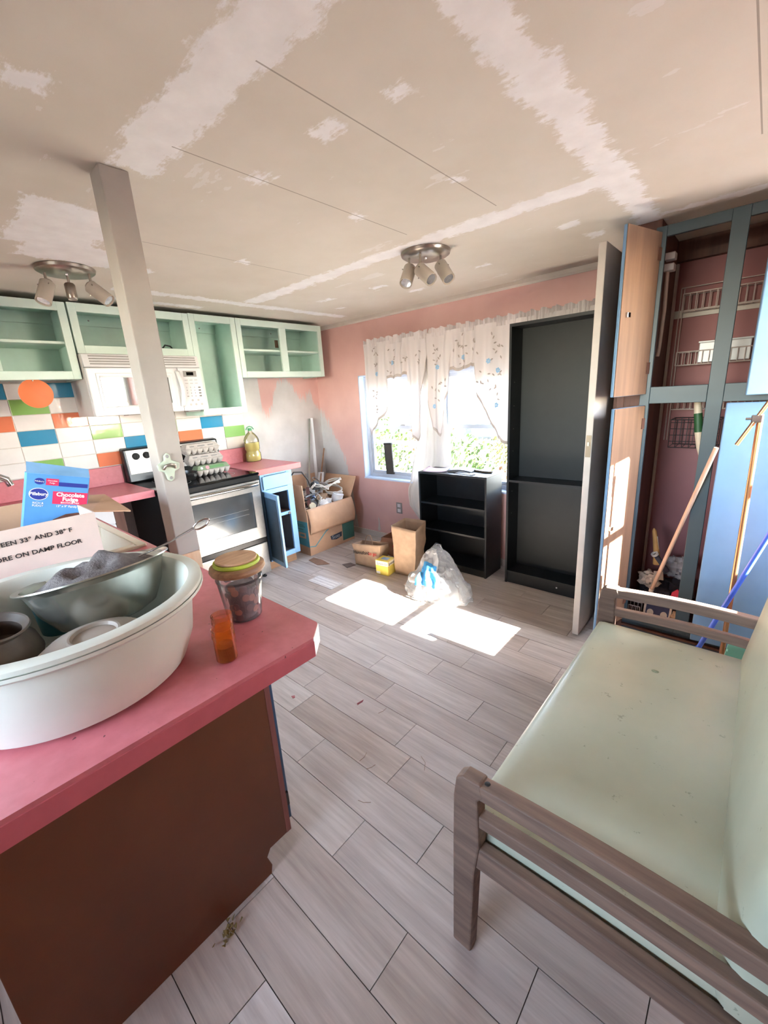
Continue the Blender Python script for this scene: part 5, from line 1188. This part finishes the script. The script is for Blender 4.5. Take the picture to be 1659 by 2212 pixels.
crumple('plastic_sack', 'clear plastic sack slumped at the back of the closet bottom', 'plastic bag', (-.27, 2.90, .36), (.075, .06, .06), film, 23)
crumple('dark_clothes', 'dark clothes heaped in the closet bottom', 'clothes', (-.31, 2.85, .19), (.12, .11, .095), plain('dark cloth', '#332f36', .9, var=.3, vs=20), 25)
t = thing('work_glove', 'tan leather glove finger sticking up from the closet junk', 'glove', (-.37, 2.78, .44))
MB().tube([(-.355, 2.78, .40), (-.36, 2.78, .47), (-.375, 2.78, .56), (-.385, 2.78, .605), (-.387, 2.78, .62)], [.018, .017, .014, .011, .004], 12).build('finger', plain('tan leather', '#b98c52', .7, var=.15), t, smooth=60)
MB().tube([(-.346, 2.775, .41), (-.352, 2.775, .50), (-.366, 2.775, .575)], .0028, 6).build('seam', MT['offwhite'], t, smooth=60)
t = thing('vacuum_tube', 'grey tube with an open white end among the closet junk', 'tube', (-.35, 2.75, .42))
MB().tube([(-.30, 2.80, .36), (-.355, 2.76, .455)], .014, 14).build('tube', plain('grey tube', '#4d4a50', .5), t, smooth=60)
M_ = Matrix.Translation((-.362, 2.755, .466)) @ Vector((-.055, -.04, .095)).to_track_quat('Z', 'Y').to_matrix().to_4x4()
MB().lathe([(.011, .0), (.011, .012), (.02, .012), (.02, 0), (.011, 0)], (0, 0, 0), 20, M=M_, cap=False).build('collar', MT['offwhite'], t, smooth=40); MB().lathe([(0, .004), (.0105, .004), (.0105, .002), (0, .002)], (0, 0, 0), 16, M=M_).build('bore', MT['ink'], t)
tag(MB().prism([(-.255, .235), (-.20, .22), (-.195, .285), (-.225, .315), (-.25, .29)], 'y', 2.66, 2.672).build('red_card', plain('red card', '#c0314b', .6, var=.05)), 'small red card among the closet junk beside the blue stile', 'card')
t = thing('printed_box', 'dark blue box with two pale ovals at the closet floor', 'box', (-.31, 2.68, zf))
Mx = tr(-.31, 2.655, zf+.001) @ rot('X', -24)
MB().box(-.07, .07, 0, .05, 0, .15, M=Mx).build('box_body', plain('cream board', '#d7cabd', .7), t, bev=.002); MB().box(-.058, .058, -.001, 0, .02, .145, M=Mx).build('blue_face', plain('navy board', '#2a3157', .6, var=.06), t)
for k_ in (-.034, .034):
    MB().lathe([(0, .0008), (.02, .0008), (.02, 0)], (0, 0, 0), 20, sx=.85, M=Mx @ tr(k_, -.0011, .07) @ rot('X', 90)).build('oval', MT['offwhite'], t)
wire_rack('dish_rack', 'small white wire rack lying on the closet floor at the left', -.455, -.395, 2.72, .155, .075, 2.66, wm, .02)
crumple('shoe_bag', 'brown paper scrap at the closet floor beside the blue box', 'paper', (-.215, 2.70, .12), (.035, .04, .04), MT['kraft'], 27)

t = thing('mop_handle', 'shiny copper mop pole standing in front of the blue closet door', 'mop', (.005, 2.36, 0))
MB().tube([(.010, 2.33, .03), (-.004, 2.34, 1.30)], .0105, 14).build('pole', MT['copper'], t, smooth=60)
MB().tube([(.006, 2.33, .001), (.006, 2.33, .04)], .014, 14).build('foot', MT['rubber'], t, smooth=60)
Mc = Vector((-.010, 2.33, 1.285))
MB().tube([Mc+Vector((-.055, 0, -.11)), Mc+Vector((.10, 0, .235))], .008, 10).build('lever_bar', MT['copper'], t, smooth=60)
B(-.032, .002, 2.322, 2.352, 1.268, 1.300).build('clamp', MT['chrome'], t, bev=.004); MB().tube([(-.05, 2.33, 1.284), (-.02, 2.33, 1.284)], .006, 8).build('clamp_screw', MT['chrome'], t)
t = thing('push_broom', 'blue plastic broom with a long blue handle behind the bench', 'broom', (-.09, 2.35, 0))
MB().tube([(-.085, 2.33, .165), (.10, 2.30, .84)], .0105, 12).build('handle', MT['bluepl'], t, smooth=60)
MB().tube([(-.098, 2.332, .115), (-.082, 2.33, .18)], [.02, .013], 14).build('ferrule', MT['bluepl'], t, smooth=60)
Mh = tr(-.108, 2.34, .07) @ rot('Y', 14)
MB().lathe([(0, .055), (.03, .052), (.055, .03), (.065, 0), (.06, -.005), (0, -.005)], (0, 0, 0), 30, sx=1, sy=.62, M=Mh).build('head', plain('soft blue plastic', '#7f9fe0', .35), t, smooth=45)
MB().lathe([(.058, -.006), (.066, -.05), (0, -.052), ], (0, 0, 0), 30, sx=1.05, sy=.6, M=Mh).build('bristles', plain('pale teal bristle', '#8fb3ad', .8, var=.25, vs=90), t, smooth=45)
t = thing('dustpan', 'teal green dustpan standing behind the bench back', 'dustpan', (.12, 2.2, 0))
Md = tr(.115, 2.19, .001) @ rot('X', -12) @ rot('Y', 8)
MB().box(-.13, .13, 0, .006, 0, .30, M=Md).build('pan', MT['teal'], t, bev=.002)
for k_ in (-.13, .124): MB().box(k_, k_+.006, -.04, 0, 0, .25, M=Md).build('side', MT['teal'], t)
hd_ = MB().box(-.022, .022, -.002, .010, .30, .64, M=Md).build('handle', MT['teal'], t, bev=.003)
MB().lathe([(0, .001), (.008, .001), (.008, 0)], (0, 0, 0), 12, M=Md @ tr(0, -.0022, .60) @ rot('X', 90)).build('hang_hole', MT['ink'], hd_)
t = thing('teal_tray', 'teal plastic tray on the floor behind the bench', 'tray', (.05, 2.42, 0))
B(-.01, .12, 2.36, 2.45, .001, .012).build('base', MT['teal'], t, bev=.003); MB().prism([(2.45, .012), (2.46, .10), (2.467, .10), (2.458, .004)], 'x', -.01, .12).build('back', MT['teal'], t)

# small debris on the floor
def debris(name, label, cat, pts, mat, h=.002):
    return tag(MB().prism(pts, 'z', .0004, h).build(name, mat), label, cat)
lf = plain('dry leaf', '#7a6638', .9, var=.4, vs=120)
def leafpile():
    mb = MB(); r_ = random.Random(4)
    for i in range(26):
        x, y = -.955+r_.gauss(0, .012), .27+r_.gauss(0, .018); a = r_.random()*6.28; l = .012
        mb.add([(x, y, .001+.014*r_.random()), (x+l*math.cos(a), y+l*math.sin(a), .002+.02*r_.random()), (x+l*.8*math.cos(a+.9), y+l*.8*math.sin(a+.9), .002+.02*r_.random())], [(0, 1, 2)])
    return mb
tag(leafpile().build('leaf_debris', lf, solid=.0012), 'clump of dry leaf bits on the floor against the brown peninsula', 'leaf litter', kind='stuff')
debris('paint_flake', 'dark red paint flake on the floor tiles between counter and bench', 'flake', [(-1.32, 1.165), (-1.31, 1.16), (-1.305, 1.19), (-1.312, 1.205)], plain('dark red chip', '#7d3238', .7))
debris('paint_flake', 'pinkish paint flake on the floor near the peninsula corner', 'flake', [(-1.63, .995), (-1.61, .99), (-1.605, 1.0), (-1.62, 1.01)], plain('pink chip', '#b06a6a', .7))
for i, (x, y, a, l) in enumerate(((-1.19, 1.18, 1.1, .05), (-1.07, .93, 1.4, .05), (-.83, 1.06, 2.1, .07), (-1.02, .92, .9, .04), (-.95, .80, .2, .05))):
    nm = ['near the dark red flake', 'at the centre of the open floor', 'closest to the bench arm', 'beside the longest straw', 'nearest the camera'][i]
    tag(MB().tube([(x, y, .0016), (x+l*.5*math.cos(a), y+l*.5*math.sin(a), .004), (x+l*math.cos(a+.3), y+l*math.sin(a+.3), .0016)], .0008, 5).build('straw', plain('straw', '#8a6f55', .9)), 'thin brown straw on the floor tiles '+nm, 'straw')
debris('stain_chip', 'brown curled scrap on the floor under the near bench arm', 'scrap', [(-.215, .50), (-.20, .49), (-.185, .505), (-.195, .525), (-.21, .52)], plain('brown curl', '#4a3020', .8), .006)

# ------------------------------------------------------------------ outside
GZ = -.45
gm_ = N('dry lawn'); gm_.set(.95); _v = gm_.coord(); gm_.col(gm_.ramp(gm_.noise(_v, 1.4, 8, .7), (.3, '#2f2d23'), (.5, '#3d3a2e'), (.7, '#343727')))
struct(MB().add([(-60, -40, GZ), (60, -40, GZ), (60, 60, GZ), (-60, 60, GZ)], [(0, 1, 2, 3)]).build('ground', gm_.m))
struct(MB().prism([(-30, 11.0), (6, 9.2), (6, 11.6), (-30, 14.5)], 'z', GZ, GZ+.02).build('driveway', plain('pale gravel', '#565350', .95, var=.15, vs=9)))
struct(MB().prism([(4, -3), (14, -3), (14, 9), (4, 9)], 'z', GZ, GZ+.015).build('gravel_yard', plain('pale gravel yard', '#7d7973', .95, var=.12, vs=7)))
def shrub(label, cx, cy, w, h, c, nl, seed, grp='shrubs outside the window'):
    r_ = random.Random(seed); t = thing('garden_shrub', label, 'shrub', (cx, cy, GZ), group=grp); mb = MB()
    for i in range(nl):
        a = r_.random()*6.283; b = math.acos(1-1.25*r_.random()); k = .55+.5*r_.random()
        p = Vector((cx+w*k*math.sin(b)*math.cos(a), cy+w*k*math.sin(b)*math.sin(a), GZ+h*.45+h*.55*k*math.cos(b)))
        q = Vector((r_.gauss(0, 1), r_.gauss(0, 1), r_.gauss(0, .6))).normalized(); s_ = r_.uniform(.03, .06); u = q.orthogonal().normalized()*s_; v = q.cross(u).normalized()*s_*.5
        mb.add([p-u, p-v, p+u, p+v], [(0, 1, 2, 3)])
    fo = mb.build('foliage', c, t, fix=False); fo['kind'] = 'stuff'
    for k in range(3):
        a = k*2.1+seed; MB().tube([(cx+.05*math.cos(a), cy+.05*math.sin(a), GZ), (cx+w*.3*math.cos(a), cy+w*.3*math.sin(a), GZ+h*.6)], [.02, .008], 6).build('stem', MT['brownwood'], t)
def leafm(n_, a, b):
    n = N(n_); n.set(.7); n.col(n.ramp(n.noise(n.coord(), 6, 3), (.35, a), (.65, b))); return n.m
lg, ly, lo_ = leafm('green leaf', '#24360e', '#43561a'), leafm('yellow leaf', '#454219', '#5e5a2a'), leafm('rust leaf', '#4f351c', '#5f4a2d')
for a in (('dense green shrub close outside the left window', -5.2, 5.3, .85, 1.75, lg, 2600, 1), ('yellowing shrub left of the green one outside', -7.3, 6.4, 1.1, 2.0, ly, 2400, 2),
          ('green shrub low outside the right window', -3.7, 6.0, .62, 1.25, lg, 2000, 3), ('rust coloured shrub at the right edge of the outside view', -2.6, 5.5, .5, .85, lo_, 1300, 4),
          ('pale yellow shrub in the middle of the outside view', -3.5, 7.7, .8, 1.1, ly, 1600, 5), ('tall yellow green shrub beyond the driveway', -12.5, 14.6, 1.1, 2.2, lg, 1500, 6),
          ('rust shrub beyond the yellow one outside the left window', -6.0, 8.2, .9, 1.3, lo_, 1500, 7), ('yellow bush beside the far house', -4.6, 17.5, 1.4, 2.0, ly, 1300, 8)):
    shrub(*a)
t = thing('porch_eave', 'plain white eave above the sunny side window outside', 'roof eave', (1.4, 2.2, 2.4))  # unseen eave added to keep high sky light off the closet
B(1.125, 1.78, -1.6, 3.4, 2.47, 2.50).build('soffit', MT['offwhite'], t); B(1.78, 1.80, -1.6, 3.4, 2.45, 2.60).build('fascia', MT['offwhite'], t)
for i, (hy_, hw_) in enumerate(((-2.6, 1.35), (.3, 1.35), (3.2, 1.35), (6.1, 1.35))):  # hedge added out of view to screen low sky from the closet
    shrub(['tall hedge bush at the near end outside the side window', 'tall hedge bush second along outside the side window', 'tall hedge bush facing the side window', 'tall hedge bush at the far end outside the side window'][i], 7.2, hy_, hw_, 3.6, lg, 2200, 31+i, 'hedge beyond the side window')
t = thing('neighbour_house', 'pale blue grey house with a dark gable roof beyond the driveway', 'house', (-11, 17, GZ))
hw = plain('pale siding', '#4d5866', .8, var=.05)
B(-16, -9.6, 16.5, 22, GZ, 2.1).build('walls', hw, t)
MB().prism([(-16.4, 2.1), (-9.2, 2.1), (-12.8, 4.6)], 'y', 16.2, 22.3).build('roof', plain('grey shingle', '#6f7177', .9), t)
for x in (-14.6, -12.6, -10.9):
    f_ = B(x-.5, x+.5, 16.44, 16.5, .5, 1.6).build('window', MT['white'], t); B(x-.42, x+.42, 16.42, 16.44, .58, 1.52).build('pane', plain('house pane', '#7f93a8', .1), f_)
t = thing('white_van', 'white van parked beyond the driveway outside the window', 'van', (-9, 13.5, GZ))
VX, VY = -7.6, 14.6
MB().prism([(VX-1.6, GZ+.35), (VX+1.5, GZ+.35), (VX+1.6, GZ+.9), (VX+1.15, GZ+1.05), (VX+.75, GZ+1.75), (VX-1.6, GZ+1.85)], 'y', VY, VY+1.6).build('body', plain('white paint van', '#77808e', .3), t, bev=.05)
MB().prism([(VX+.15, GZ+1.1), (VX+.95, GZ+1.1), (VX+.68, GZ+1.6), (VX+.15, GZ+1.65)], 'y', VY-.01, VY).build('side_window', MT['blackgloss'], t)
for x in (VX-1.0, VX+.95): MB().lathe([(0, 0), (.3, 0), (.33, .05), (.33, .17), (.3, .2), (0, .2)], (0, 0, 0), 24, M=tr(x, VY+.02, GZ+.34) @ rot('X', 90)).build('wheel', MT['rubber'], t, smooth=40)
